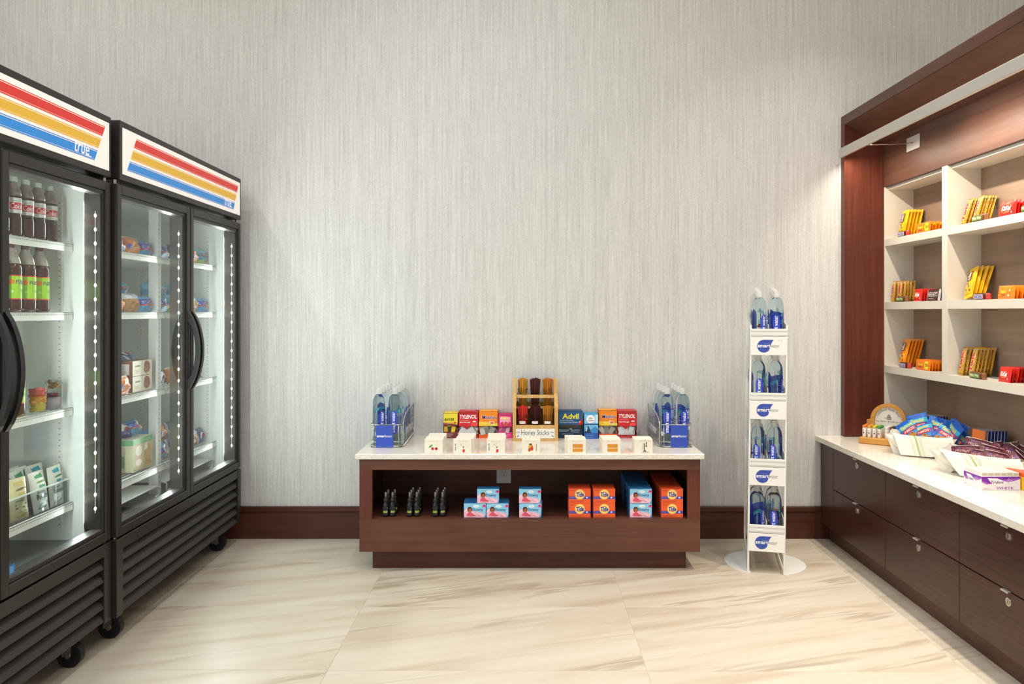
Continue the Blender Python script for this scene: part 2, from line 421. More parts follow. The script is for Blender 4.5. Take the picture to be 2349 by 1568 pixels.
g.ring(0, 0, .0185, .0195, '6a6a68', .0064); g.rect(-.008, .000, -.006, .009, '2a2828', .0064); g.rect(.005, .000, .008, .009, '2a2828', .0064); g.disc(0, -.009, .003, '2a2828', .0064); g.disc(0, .042, .002, '6a6a68', .0064)
tag(g.build('power_outlet'), 'white wall outlet plate on the back panel inside the table niche', 'outlet')

# ------------------------------------------------------------------ base cabinets along the right wall
CXF = 1.7476
def handle(parent, y, z):
    g = G(); g.box(CXF - .010, y - .021, z + .0008, CXF + .010, y + .021, z + .0022, 'alu'); g.box(CXF - .0112, y - .021, z - .004, CXF - .0098, y + .021, z + .0022, 'alu')
    return g.build('pull', parent)
def lock(parent, y, z):
    g = G(); g.cyl((CXF + .004, y, z), (CXF - .004, y, z), .0165, 'chrome', .0155, 24); g.cyl((CXF - .004, y, z), (CXF - .0065, y, z), .011, 'steel', .0105, 20)
    g.box(CXF - .0068, y - .0008, z - .006, CXF - .0064, y + .0008, z + .006, 'black_hole'); return g.build('lock', parent)
DY = [4.332, 3.705, 3.0726, 2.4405, 1.8085]
NEARS = ['drawer cabinet nearest the back wall, beside the narrow filler panel', 'second drawer cabinet from the back wall under the stone counter',
         'third drawer cabinet from the back wall, cut by the photo edge', 'fourth drawer cabinet from the back wall under the stone counter']
for k in range(4):
    a, b = DY[k + 1], DY[k]; u = thing('drawer_cabinet', 'dark brown ' + NEARS[k], 'cabinet', (2.05, (a + b) / 2, 0), group='base cabinets under the right counter')
    off = (-2.05, -(a + b) / 2, 0)
    g = G(); g.box(CXF + .020, a, .097, 2.40, b, .578, 'wood_dark'); g.build('carcass', u, off)
    g = G(); g.box(1.797, a, 0, 1.815, b, .097, 'wood_y'); g.build('toe_kick', u, off)
    for z0, z1, hz, lz in ((.338, .577, .569, .535), (.099, .3335, .3345, .298)):
        g = G(); g.box(CXF, a + .0018, z0, CXF + .0195, b - .0018, z1, 'wood_drawer', .0008); d = g.build('drawer', u, off)
        handle(d, (a + b) / 2 + .012, hz); lock(d, (a + b) / 2, lz)
g = G(); g.box(CXF, 4.3335, .097, CXF + .0195, 4.515, .577, 'wood_drawer', .0006); g.box(1.797, 4.3335, 0, 1.815, 4.515, .097, 'wood_y')
tag(g.build('filler_panel'), 'narrow dark wood filler panel between the drawers and the back wall', 'panel')
g = G(); g.box(1.7228, 1.2, .580, 2.405, YW - .001, .611, 'quartz', .002)
tag(g.build('stone_counter'), 'long white quartz counter on the dark drawer cabinets', 'counter')

# ------------------------------------------------------------------ wall hutch
HX, HS, HB = 1.875, 2.108, 2.279      # front frame, shelf front, cubby back
h = thing('shelf_hutch', 'dark wood wall hutch with white cubby shelves above the counter', 'shelving', (2.1, 3.2, .611)); ho = (-2.1, -3.2, -.611)
YE = 1.25
g = G(); g.box(HX, 4.486, .613, 2.405, YW - .001, 2.4455, 'wood_z', .001); g.build('side_panel', h, ho)
g = G(); g.box(HX, YE, 2.446, 2.405, YW - .001, 2.5017, 'wood_y', .001); g.build('top_panel', h, ho)
g = G(); g.add([(HX + .004, 4.486, 2.445), (2.112, 4.486, 2.332), (2.112, YE, 2.332), (HX + .004, YE, 2.445), (2.112, 4.486, 2.4455), (2.112, YE, 2.4455)],
               [(0, 1, 2, 3), (0, 4, 1), (3, 2, 5), (1, 4, 5, 2), (0, 3, 5, 4)], 'wood_y'); g.build('soffit', h, ho)
g = G(); g.box(2.108, YE, 2.078, 2.128, 4.4855, 2.345, 'wood_y', .001); g.build('header_panel', h, ho)
g = G(); g.box(HS + .02, YE, 2.062, HB, 4.4855, 2.0775, 'white_lam'); g.build('cubby_top', h, ho)
g = G(); g.box(HB, YE, .9915, HB + .012, 4.4855, 2.0775, 'taupe_back'); g.build('back_panel', h, ho)
g = G(); g.box(2.357, YE, .613, 2.370, 4.4855, .990, 'taupe_back'); g.box(HB + .0125, YE, .978, 2.357, 4.4855, .990, 'taupe_back'); g.build('lower_back_panel', h, ho)
g = G(); g.box(HS, 4.479, .613, 2.357, 4.4858, 2.077, 'white_lam'); g.build('white_side', h, ho)
DV = [(3.813, 3.862), (3.141, 3.190), (2.469, 2.518), (1.797, 1.846)]
bays = []; y1 = 4.479
for a, b in DV:
    bays.append((b, y1)); y1 = a
    g = G(); g.box(HS, a, .9915, HB, b, 2.0785, 'white_lam', .0006); g.build('divider', h, ho)
for z0, z1 in ((1.730, 1.769), (1.361, 1.403)):
    for a, b in bays:
        g = G(); g.box(HS + .0008, a, z0, HB, b, z1, 'white_lam'); g.build('shelf', h, ho)
g = G()
g.box(HS - .0008, YE, .9915, HB, 4.479, 1.0325, 'white_lam'); g.build('bottom_shelf', h, ho)

lb = thing('light_bar', 'long slim grey light bar held out in front of the hutch top', 'light', (1.9, 2.9, 2.25)); lo = (-1.9, -2.9, -2.25)
g = G(); g.box(1.842, YE + .1, 2.2495, 1.862, 4.482, 2.3035, 'alu', .004); g.build('bar', lb, lo)
g = G(); g.box(1.862, YE + .12, 2.253, 1.8645, 4.47, 2.268, 'lamp_lens'); g.build('lens', lb, lo)
for y in (4.138, 2.75, 1.5):
    g = G(); g.box(2.100, y - .068, 2.224, 2.1075, y + .068, 2.299, 'alu', .001); pl = g.build('mounting_plate', lb, lo)
    g = G(); g.cyl((1.858, y, 2.252), (2.1, y, 2.260), .0032, 'steel', n=10); g.cyl((2.088, y, 2.2597), (2.1, y, 2.260), .006, 'steel', n=12); g.build('arm', lb, lo)

# ------------------------------------------------------------------ glass-door fridges (front faces local -Y, so +X in the room)
FW = 1.397; SHZ = [1.600, 1.335, .965, .597]
def stripes(g, dx):
    for zt, xs, xe, c in ((2.070, .154, 1.347, 'sign_red'), (2.0175, .127, 1.319, 'sign_yellow'), (1.9655, .099, 1.292, 'sign_blue')):
        zb = zt - .0415; sl = .0225; xe += dx
        g.poly([(xs - sl, zb), (xe - sl, zb), (xe, zt), (xs, zt)], c, .0008)
        e = .006
        g.poly([(xs - e * .5 - .002, zt - e), (xe - e * .5 - .004, zt - e), (xe - .0055, zt - e + .0025), (xs - .004, zt - e + .0025)], 'sign_pale', .0012)
        g.poly([(xs - sl + .003, zb + .004), (xe - sl - .002, zb + .004), (xe - sl - .0015, zb + .005), (xs - sl + .004, zb + .005)], 'sign_pale', .0012)
    g.text('true', 1.135 + dx, 1.931, 1.232 + dx, 1.973, 'sign_white', .0018, .01, .25); g.rect(1.128 + dx, 1.966, 1.175 + dx, 1.970, 'sign_white', .0018); g.rect(1.205 + dx, 1.930, 1.246 + dx, 1.9335, 'sign_white', .0018)
def make_fridge(loc, label, FW=1.397):
    f = thing('display_fridge', label, 'fridge', loc, math.radians(91.11), 'glass door display fridges along the left')
    g = G()      # cabinet shell
    g.box(0, .066, .125, .04, .74, 2.118, 'black_metal', .004); g.box(FW - .04, .066, .125, FW, .74, 2.118, 'black_metal', .004)
    g.box(.04, .70, .125, FW - .04, .74, 2.118, 'black_metal'); g.box(.04, .066, 1.872, FW - .04, .70, 2.118, 'black_metal'); g.box(.04, .12, .125, FW - .04, .70, .444, 'black_metal')
    g.build('cabinet', f)
    g = G()      # white interior
    g.box(.041, .078, .446, .05, .699, 1.87, 'liner'); g.box(FW - .05, .078, .446, FW - .041, .699, 1.87, 'liner')
    g.box(.05, .69, .446, FW - .05, .699, 1.87, 'liner'); g.box(.05, .078, 1.862, FW - .05, .69, 1.87, 'liner')
    g.build('liner', f)
    g = G(); g.box(.05, .078, .446, FW - .05, .69, .456, 'grey_metal'); g.build('interior_floor', f)
    for x in (.0502, FW - .0544):
        for y in (.172, .55):
            g = G(); g.box(x, y - .009, .50, x + .0042, y + .009, 1.80, 'white_metal')
            xx = x + .0044 if x < .5 else x - .0002
            for k in range(58): g.box(xx - .0003, y - .003, .515 + k * .022, xx + .0003, y + .003, .5185 + k * .022, '8c908f')
            g.build('shelf_standard', f)
    g = G(); cm = FW / 2 - .0005; g.box(cm - .016, .150, .456, cm + .016, .162, 1.862, 'white_metal'); g.box(cm - .008, .162, .456, cm + .008, .20, 1.862, 'white_metal')
    for k in range(58): g.box(cm - .010, .1494, .515 + k * .022, cm - .004, .1502, .520 + k * .022, '8c908f')
    g.build('center_standard', f)
    for (a, b) in ((.056, FW / 2 - .0065), (FW / 2 + .0075, FW - .056)):
        for z in SHZ:
            g = G(); g.box(a, .120, z - .020, b, .124, z + .010, 'white_metal'); g.box(a, .120, z + .006, b, .132, z + .010, 'white_metal')
            for k in range(int((b - a) / .012)): g.box(a + .008 + k * .012, .1194, z - .001, a + .014 + k * .012, .1202, z + .003, '8f9a94')
            for k in range(22): g.box(a, .136 + k * .024, z - .002, b, .139 + k * .024, z + .001, 'white_metal')
            g.box(a, .124, z - .010, a + .006, .66, z - .002, 'white_metal'); g.box(b - .006, .124, z - .010, b, .66, z - .002, 'white_metal')
            g.build('shelf', f)
    # header with lit sign
    g = G(); g.box(.022, 0, 1.879, FW, .066, 2.118, 'black_metal', .003); hd = g.build('header', f)
    g = G(); g.M = FR(0, -.0005, 0); g.prism([(.041, 1.903), (FW - .020, 1.903), (FW - .020, 2.091), (.041, 2.091)], 0, .0012, 'sign_white')
    g.M = FR(0, -.002, 0); stripes(g, FW - 1.397); g.build('lit_sign', hd)
    # kick plate and louvred grille
    g = G(); g.box(0, 0, .125, .05, .066, .436, 'black_metal', .002); g.box(FW - .05, 0, .125, FW, .066, .436, 'black_metal', .002); g.box(.05, .001, .388, FW - .05, .066, .436, 'black_metal', .002)
    g.box(.05, .06, .125, FW - .05, .068, .388, 'black_hole'); gr = g.build('grille', f)
    for k in range(5):
        z = .134 + k * .0515; g = G()
        g.add([(x, y, zz) for x in (.052, FW - .052) for y, zz in ((.004, z), (.004, z + .006), (.012, z + .020), (.050, z + .048), (.056, z + .046), (.016, z + .010), (.010, z))],
              [tuple(range(7)), tuple(range(13, 6, -1))] + [(i, i + 7, (i + 1) % 7 + 7, (i + 1) % 7) for i in range(7)], 'black_slat'); g.build('louvre_slat', gr)
    # doors
    for d in (0, 1):
        x0 = .003 + d * (FW / 2 + .0005); x1 = x0 + FW / 2 - .0065; z0, z1 = .4435, 1.859; s = .037; q2 = .010
        g = G()
        for (a, b, c, e) in ((x0, x0 + s, z0, z1), (x1 - s, x1, z0, z1)): g.box(a, 0, c, b, .060, e, 'black_metal', .004)
        for (c, e) in ((z0, z0 + s), (z1 - s, z1)): g.box(x0 + s - .002, .0004, c, x1 - s + .002, .060, e, 'black_metal', .003)
        for (a, b) in ((x0 + s, x0 + s + q2), (x1 - s - q2, x1 - s)): g.box(a, .007, z0 + s, b, .056, z1 - s, 'black_metal', .0015)
        for (c, e) in ((z0 + s, z0 + s + .016), (z1 - s - .016, z1 - s)): g.box(x0 + s + q2, .007, c, x1 - s - q2, .056, e, 'black_metal', .0015)
        dr = g.build('door', f)
        gx0, gx1, gz0, gz1 = x0 + s + q2 + .0002, x1 - s - q2 - .0002, z0 + s + .0162, z1 - s - .0162
        g = G(); g.box(gx0, .012, gz0, gx1, .016, gz1, 'door_glass'); g.build('glass', dr)
        g = G()      # bright metal reveal round the pane and the strip of lamps on the far jamb
        g.box(x1 - .0485, .017, gz0, x1 - s - .0005, .0785, gz1, 'jamb'); g.box(x0 + s + .0005, .017, gz0, x0 + .0485, .0785, gz1, 'jamb')
        g.build('reveal', dr)
        g = G(); xl = x1 - .0495
        g.box(xl - .0006, .0335, .56, xl + .0004, .0360, 1.74, 'led_tube')
        for k in range(22): g.lathe([(.0005, .57 + k * .0545), (.0036, .5755 + k * .0545), (.0036, .5805 + k * .0545), (.0005, .586 + k * .0545)], 'led', 8, xl - .001, .0348)
        g.build('lamp_strip', dr)
        # bowed handle
        hx = x0 + .020 if d else x1 - .020; g = G(); n = 16; zc, hl = 1.158, .188
        out = [(-.004 - .050 * (1 - (2 * k / n - 1) ** 2) ** .85, zc - hl + 2 * hl * k / n) for k in range(n + 1)]
        inn = [(min(.001, y + .017) if 3 <= k <= n - 3 else .001, z) for k, (y, z) in enumerate(out)]
        v = [(hx + sx, y, z) for sx in (-.011, .011) for y, z in out] + [(hx + sx, y, z) for sx in (-.011, .011) for y, z in inn]
        q = n + 1; fc = []
        for k in range(n): fc += [(k, k + 1, q + k + 1, q + k), (2 * q + k, 3 * q + k, 3 * q + k + 1, 2 * q + k + 1), (k, 2 * q + k, 2 * q + k + 1, k + 1), (q + k, q + k + 1, 3 * q + k + 1, 3 * q + k)]
        fc += [(0, q, 3 * q, 2 * q), (n, 2 * q + n, 3 * q + n, q + n)]
        g.add(v, fc, 'black_plastic'); g.box(hx - .011, .0, zc - .115, hx + .011, .003, zc + .115, '2c2a2a:.4'); g.build('handle', dr)
    # hinges, casters
    for z in (1.866, .4395):
        for x in (.018, FW - .018):
            g = G(); g.cyl((x, .02, z - .006), (x, .02, z + .010), .008, 'brass' if z < 1 else 'steel', n=12); g.build('hinge_pin', f)
    for x in (.12, FW - .13):
        for y in (.085, .62):
            g = G(); g.cyl((x - .016, y, .0465), (x + .016, y, .0465), .046, 'rubber', n=28); g.cyl((x - .018, y, .0465), (x + .018, y, .0465), .030, 'black_plastic', n=20)
            wh = g.build('caster', f)
            g = G(); g.cyl((x - .024, y, .0465), (x + .024, y, .0465), .010, 'chrome', n=14)
            for sx in (-.0225, .0195): g.box(x + sx, y - .012, .044, x + sx + .003, y + .022, .104, 'steel')
            g.box(x - .0225, y - .03, .1035, x + .0225, y + .035, .1065, 'steel'); g.box(x - .035, y - .035, .1065, x + .035, y + .045, .1248, 'steel'); g.build('fork', wh)
    return f
F2 = (-1.630, 3.040); a2 = math.radians(91.11)
fr2 = make_fridge((F2[0], F2[1], 0), 'black two-door glass fridge nearest the back wall, lit striped header, bags and cartons inside')
dirx, diry = math.cos(a2), math.sin(a2)
FW1 = 1.312; F1 = (-1.648 - FW1 * dirx, 3.032 - FW1 * diry)
fr1 = make_fridge((F1[0], F1[1], 0), 'black two-door glass fridge at the photo edge, lit striped header, bottled drinks inside', FW1)
def fpt(F, x, y, z): return (F[0] + dirx * x - diry * y, F[1] + diry * x + dirx * y, z)
def floc(F, X, Y):   # room -> fridge local
    dx, dy = X - F[0], Y - F[1]; return (dx * dirx + dy * diry, -dx * diry + dy * dirx)
for F, fw in ((F1, FW1), (F2, FW)):
    for x in (.06, fw / 2 - .04, fw / 2 + .04, fw - .06):
        p = fpt(F, x, .09, 1.15)
        area('fridge_lamp', p, (0, math.radians(-90) + 0, math.radians(35 if x in (.06, fw / 2 + .04) else -35)), 1.25, .02, 7.0, (.96, 1, .985), 'RECTANGLE', 170)
# ------------------------------------------------------------------ water bottles
def water_bottle():
    b = thing('water_bottle', 'x', 'bottle')
    g = G(); R = .0375
    g.lathe([(.020, .004), (.030, .0), (.0355, .004), (R, .012), (R, .060), (.0368, .064), (R, .068), (R, .222), (.0366, .237), (.0340, .252), (.0290, .265), (.0220, .274), (.0155, .279), (.0132, .282), (.0132, .288)], 'pet_water', 24)
    g.build('bottle_body', b)
    g = G(); pr = [(.0158, .2805), (.0160, .283), (.0148, .2845), (.0148, .309), (.0138, .3125), (.006, .3135)]
    g.lathe(pr, 'cap_clear', 20)
    g.build('cap', b)
    g = G(); Rl = R + .0006
    g.fn = lambda u, v, w=0.: ((Rl + w) * math.sin(u / R), -(Rl + w) * math.cos(u / R), v)
    # front: tall blue drop with the name running upwards
    n = 12; pts = []
    for i in range(n):
        u0, u1 = -.018 + .036 * i / n, -.018 + .036 * (i + 1) / n
        def top(u): return .168 + .024 * math.sqrt(max(0, 1 - (u / .018) ** 2))
        def bot(u): return .066 + .010 * (u / .018) ** 2
        g.add([(u0, bot(u0), 0), (u1, bot(u1), 0), (u1, top(u1), 0), (u0, top(u0), 0)], [(0, 1, 2, 3)], 'print_drop')
    g.text('water', -.009, .132, .006, .186, 'f4f6fb', .0004, .012, 0, True); g.text('smart', -.011, .074, .006, .128, 'ffffff', .0004, .02, 0, True)
    # back print seen through the water: a teal swirl over blue
    for i in range(10):
        u0, u1 = .062 + .034 * i / 10, .062 + .034 * (i + 1) / 10
        f1 = lambda u: .150 + .010 * math.sin((u - .062) * 120); f2 = lambda u: .172 + .008 * math.sin((u - .062) * 100 + 1)
        g.add([(u0, f1(u0), 0), (u1, f1(u1), 0), (u1, f2(u1), 0), (u0, f2(u0), 0)], [(0, 1, 2, 3)], 'print_teal')
    g.rect(.070, .088, .092, .140, 'print_blue', 0, 6, 1)
    g.rect(.031, .10, .0335, .185, '6d86c4:.3', 0, 1, 6); g.rect(-.037, .11, -.0355, .18, 'a8b8d8:.3', 0, 1, 6)
    g.rect(-.040, .055, -.024, .078, 'eeeef2', 0, 3); g.disc(.030, .190, .005, 'print_teal', .0002, .008); g.rect(.024, .108, .036, .118, 'd8541f', .0002, 3)
    g.build('label_print', b)
    return b
BOT = Proto(water_bottle())

# wire racks of bottles on the table
def rack(cx, mir, side_word):
    t = thing('bottle_rack', 'chrome wire bottle rack with blue sign on the %s end of the table' % side_word, 'rack', (cx, 4.12, .613), group='bottle racks on the stone top')
    W = .176; x0, x1, D = -W / 2, W / 2, .402
    def loop(z, r, y1=D):
        pts = [(x0, y1, z), (x0, .045, z)] + [(x0 + .045 - .045 * math.cos(a), .045 - .045 * math.sin(a), z) for a in [k * PI / 12 for k in range(1, 6)]] + [(x0 + .045, 0, z), (x1 - .045, 0, z)] + [(x1 - .045 + .045 * math.sin(a), .045 - .045 * math.cos(a), z) for a in [k * PI / 12 for k in range(1, 6)]] + [(x1, .045, z), (x1, y1, z)]
        g = G(); g.tube(pts, r, 'chrome', 8); return g
    loop(.122, .0026).build('rail', t); loop(.030, .0018).build('rail', t); loop(.006, .0028).build('rail', t)
    g = G(); g.box(x0 + .004, .01, .001, x1 - .004, D, .004, 'clear_bin'); g.build('tray', t)
    for x, y in ((x0, D), (x1, D), (x0 + .02, .011), (x1 - .02, .011)):
        g = G(); g.tube([(x, y, .003), (x, y, .122)], .002, 'chrome'); g.build('upright', t)
    g = G(); g.tube([(0, D, .10), (0, .06, .105), (0, .012, .125), (0, .004, .122)], .002, 'chrome'); g.build('divider', t)
    g = G(); xs = x1 if not mir else x0; sg = 1 if not mir else -1
    arc = [(.010 + .36 * (1 - math.cos(a)), .122 + .070 * math.sin(a)) for a in [k * PI / 20 for k in range(11)]]
    prof = [(.012, .004)] + arc[:] + [(D, .192), (D, .02)]
    g.M = Matrix(((0, 0, 1, xs + sg * .003), (1, 0, 0, 0), (0, 1, 0, 0), (0, 0, 0, 1)))
    g.prism(prof, 0, .002 * sg, 'acrylic'); sp = g.build('side_panel', t)
    g = G(); g.tube([(xs + sg * .004, y, z) for y, z in prof + prof[:1]], .0026, 'chrome'); g.build('panel_rim', sp)
    g = G(); g.M = (RIGHT if not mir else LEFT)(xs + sg * .0055, 0, 0); 
    if not mir: g.text('smartwater', .10, .055, .36, .095, 'dfe0e6', 0)
    else: g.text('smartwater', -.36, .055, -.10, .095, 'dfe0e6', 0)
    g.build('panel_print', sp)
    g = G(); g.M = FR(-.006 if not mir else .012, -.003, 0); g.prism([(-.046, .002), (.046, .002), (.046, .120), (-.046, .120)], 0, .002, '3450b4:.35')
    g.text('smart', -.041, .056, .008, .0685, 'ffffff', .0026, .02); g.text('water', .008, .056, .041, .0675, 'e6ecfa', .0026)
    g.build('sign', t)
    k = 0
    for c in (0, 1):
        for r in range(4 if not (c == 0 and mir) else 4):
            x = cx + (-.0425 if c == 0 else .0425); y = 4.12 + .052 + r * .092 + (.004 if c else 0)
            BOT.put((x, y, .617), (0, 0, random.choice([2.2, -2.0, 2.8, -2.6, .9, 1.6]) if r else ([.62, -.05][c] if not mir else [-.12, .10][c])),
                    'clear water bottle, %s from the front in the %s lane of the %s table rack' % (ORD[r], ('left', 'right')[c], side_word), 'water bottles in the table racks')
rack(-.7565, False, 'left'); rack(.8165, True, 'right')

# ------------------------------------------------------------------ floor stand of water bottles
SXY = (1.2417, 3.92); SA = math.radians(-13)
SHEAR = .011
st = thing('bottle_stand', 'tall narrow white floor stand with four tiers of water bottles and blue drop signs', 'stand', (SXY[0], SXY[1], 0), SA)
def sh(g):
    g.M = Matrix(((1, 0, SHEAR, -.006), (0, 1, 0, 0), (0, 0, 1, 0), (0, 0, 0, 1))); return g
def spt(x, y, z):
    x += SHEAR * z - .006; return (SXY[0] + x * math.cos(SA) - y * math.sin(SA), SXY[1] + x * math.sin(SA) + y * math.cos(SA), z)
SW = .089; TZ = [1.259, .930, .590, .250]
for sx in (-1, 1):
    g = G(); x = sx * SW; g.box(x - .006, -.004, 0, x + .006, .020, 1.275, 'white_metal', .001); g.box(x + sx * .006 - .0015, .004, .02, x + sx * .006 + .0015, .014, 1.26, 'grey_metal'); sh(g).build('front_post', st) if False else None
    g = sh(G()); g.box(x - .005, -.004, 0, x + .005, .018, 1.275, 'white_metal', .001); g.box(x + sx * .0055 - .001, .006, .02, x + sx * .0055 + .001, .013, 1.26, 'grey_metal'); g.build('front_post', st)
    g = sh(G()); g.box(x - .005, .322, .006, x + .005, .344, 1.36, 'white_metal', .001); g.build('back_post', st)
    g = sh(G()); g.box(x - .003, .018, .03, x + .003, .322, .085, 'white_metal', .001); g.build('cross_rail', st)
    g = G(); pts = [(sx * .083, .17 - .19)] + [(sx * .21 * math.cos(a), .17 + .195 * math.sin(a)) for a in [(-66 + 132 * k / 22) * PI / 180 for k in range(23)]] + [(sx * .083, .17 + .19)]
    g.prism(pts if sx > 0 else pts[::-1], 0, .005, 'white_metal'); g.build('foot_plate', st)
for ti, z in enumerate(TZ):
    zb = z - .130; sl = .11
    g = sh(G())
    g.box(-SW + .005, .004, zb - .002, SW - .005, .010, z - .004, 'white_metal'); g.box(-SW, -.006, z - .040, SW, .004, z, 'white_metal', .001)
    g.box(-SW, -.0075, z - .013, SW, -.006, z - .010, 'c9c9c5'); g.box(-SW, -.0075, z - .034, SW, -.006, z - .031, 'c9c9c5')
    g.add([(-SW + .006, .010, zb), (SW - .006, .010, zb), (SW - .006, .335, zb + sl * .325), (-SW + .006, .335, zb + sl * .325), (-SW + .006, .010, zb - .003), (SW - .006, .010, zb - .003), (SW - .006, .335, zb + sl * .325 - .003), (-SW + .006, .335, zb + sl * .325 - .003)],
          [(0, 1, 2, 3), (7, 6, 5, 4), (0, 4, 5, 1), (2, 6, 7, 3)], 'white_metal'); tr = g.build('tray', st)
    for sx in (-1, 1):
        g = sh(G()); x = sx * (SW - .002)
        v = [(x + d, y, zz) for d in (-.0012, .0012) for y, zz in ((.004, zb), (.004, z + .02), (.14, z + .035), (.335, z + .05), (.335, zb + .035))]
        g.add(v, [(4, 3, 2, 1, 0), (5, 6, 7, 8, 9)] + [(i, (i + 1) % 5, (i + 1) % 5 + 5, i + 5) for i in range(5)], 'white_metal'); g.build('tray_side', tr)
    g = sh(G()); g.add([(d, y, zz) for d in (-.001, .001) for y, zz in ((.006, zb), (.006, z + .012), (.03, z + .022), (.33, z + .03), (.33, zb + .035))], [(4, 3, 2, 1, 0), (5, 6, 7, 8, 9)] + [(i, (i + 1) % 5, (i + 1) % 5 + 5, i + 5) for i in range(5)], 'white_metal'); g.build('divider', tr)
    g = sh(G()); g.box(-SW - .001, -.009, z - .135, SW + .001, -.0065, z - .042, 'f1f0ec:.35', .0008)
    M0 = g.M.copy(); g.M = M0 @ FR(-.012, -.0092, z - .088)
    # the drop: a disc pulled out to a point at the upper right
    pts = [(-.012 + .033 * math.cos(a), -.001 + .033 * math.sin(a)) for a in [k * PI / 18 for k in range(9, 33)]] + [(.021, .002), (.024, .013), (.030, .024), (.037, .032)]
    g.poly(pts, '3a50ac:.4', .0003)
    g.text('smart', -.042, -.0075, .020, .0085, 'ffffff', .0008, .022); g.text('water', .020, -.0075, .064, .0075, '9c9ca0', .0008, -.004); g.text('glaceau', -.012, .010, .014, .0145, 'aeb8dd', .0008)
    if ti == 0: g.text('$4.00', .058, .026, .076, .032, 'b6b2ac', .0008); g.rect(.047, .020, .0475, .040, 'd2cec8', .0006); g.rect(.047, .020, .096, .0205, 'd2cec8', .0006)
    g.build('sign', st)
    for c in (0, 1):
        for r in range(4):
            x = (-.0425, .0425)[c]; y = .053 + r * .0765
            p = spt(x, y, zb + .002 + sl * (y - .010 + .037)); sr = [(.62, -.05), (.05, 1.1), (-.25, -.35), (.9, -.1)][ti][c] if r == 0 else random.choice([2.2, 1.6, -2.0, 2.7, -2.5])
            BOT.put(p, (0, 0, SA + sr), 'clear water bottle, %s in the %s lane, %s tier of the white stand' % (['at the front', 'second back', 'third back', 'at the back'][r], ('left', 'right')[c], ['top', 'second', 'third', 'bottom'][ti]), 'water bottles in the white floor stand')

# ------------------------------------------------------------------ soap boxes on the stone top
CAR = 'f0e9da:.5'
def soap(kind):
    g = G(); w, hh, d = .0945, .0705, .0335; g.box(-w / 2, 0, 0, w / 2, d, hh, CAR, .0008)
    g.M = FR(0, -.0002, 0); P = .0003
    if kind != 'tongs': [g.rect(-.024 + .0045 * k, .0578, -.0210 + .0045 * k, .0612, 'd2ccba', P) for k in range(11) if k not in (4, 7)]
    if kind == 'cherry':
        g.disc(-.006, .022, .0072, 'c4221d', P); g.disc(.013, .022, .0076, 'b81f1c', P); g.disc(-.008, .025, .002, 'e88', P) if False else None
        g.poly([(-.026, .027), (-.017, .029), (-.008, .038), (-.005, .044), (-.014, .042), (-.022, .036)], '5d9a3c', P); g.rect(-.011, .026, -.010, .038, '4d6a2c', P); [g.rect(-.02 + .0045 * k, .0045, -.0172 + .0045 * k, .0078, 'cfcad4', P) for k in range(9) if k != 4]
    elif kind == 'pomegranate':
        g.poly([(.002, .004), (.010, .002), (.014, .010), (.012, .020), (.003, .019), (.001, .012)], 'd5352b', P); g.poly([(.002, .030), (.008, .036), (.010, .030), (.005, .024)], '8d6a3c', P)
        g.ring(.006, .022, .0255, .0262, 'd9b3ac', P, 20, .1, 2.9); g.poly([(-.012, .047), (-.011, .048), (.003, .034), (.002, .033)], '9c8a7a', P); [g.rect(-.0380, .012 + .0042 * k, -.0330, .0150 + .0042 * k, '5a76a8', P) for k in range(9) if k != 5]
    elif kind == 'fruit':
        g.disc(-.004, .030, .010, 'e0a83c', P, .016); g.disc(.003, .022, .009, 'c8402c', .0004, .010); g.disc(-.009, .016, .007, 'b06a2c', .0004, .009); g.disc(-.002, .045, .008, '5a5a30', .0004, .005); g.disc(.006, .034, .005, 'd96a2c', .0005); g.rect(.026, .008, .0285, .046, '6a5a48', P)
    elif kind == 'sandalwood':
        g.rect(-.022, .006, .031, .046, 'd8902c', P)
        for k in range(6): g.rect(-.022, .008 + k * .0066, .031, .0096 + k * .0066, 'e09c3a', .0004)
        g.text('Sandalwood', -.020, .022, .029, .030, 'f8e8c8', .0007, .01)
    else:
        [g.rect(-.02 + .0045 * k, .0606, -.0170 + .0045 * k, .0644, 'c4beb0', P) for k in range(12) if k not in (4, 8)]
        g.poly([(-.006, .018), (.000, .016), (.000, .050), (-.004, .054)], 'b9b4aa', P); g.rect(.003, .014, .0075, .050, '3c3632', P); g.disc(.006, .010, .010, '3c3632', .0004, .003); g.poly([(.010, .032), (.018, .032), (.016, .044), (.018, .056), (.011, .056), (.013, .044)], '4a423c', P); g.text('Shaving Soap', -.012, .001, .032, .006, '7a746a', P)
    return g.build('soap_box')
SOAPP = {}
WHAT = {'cherry': 'cherry print', 'pomegranate': 'red fruit print', 'fruit': 'mixed fruit print', 'sandalwood': 'orange square print', 'shave': 'black brush print'}
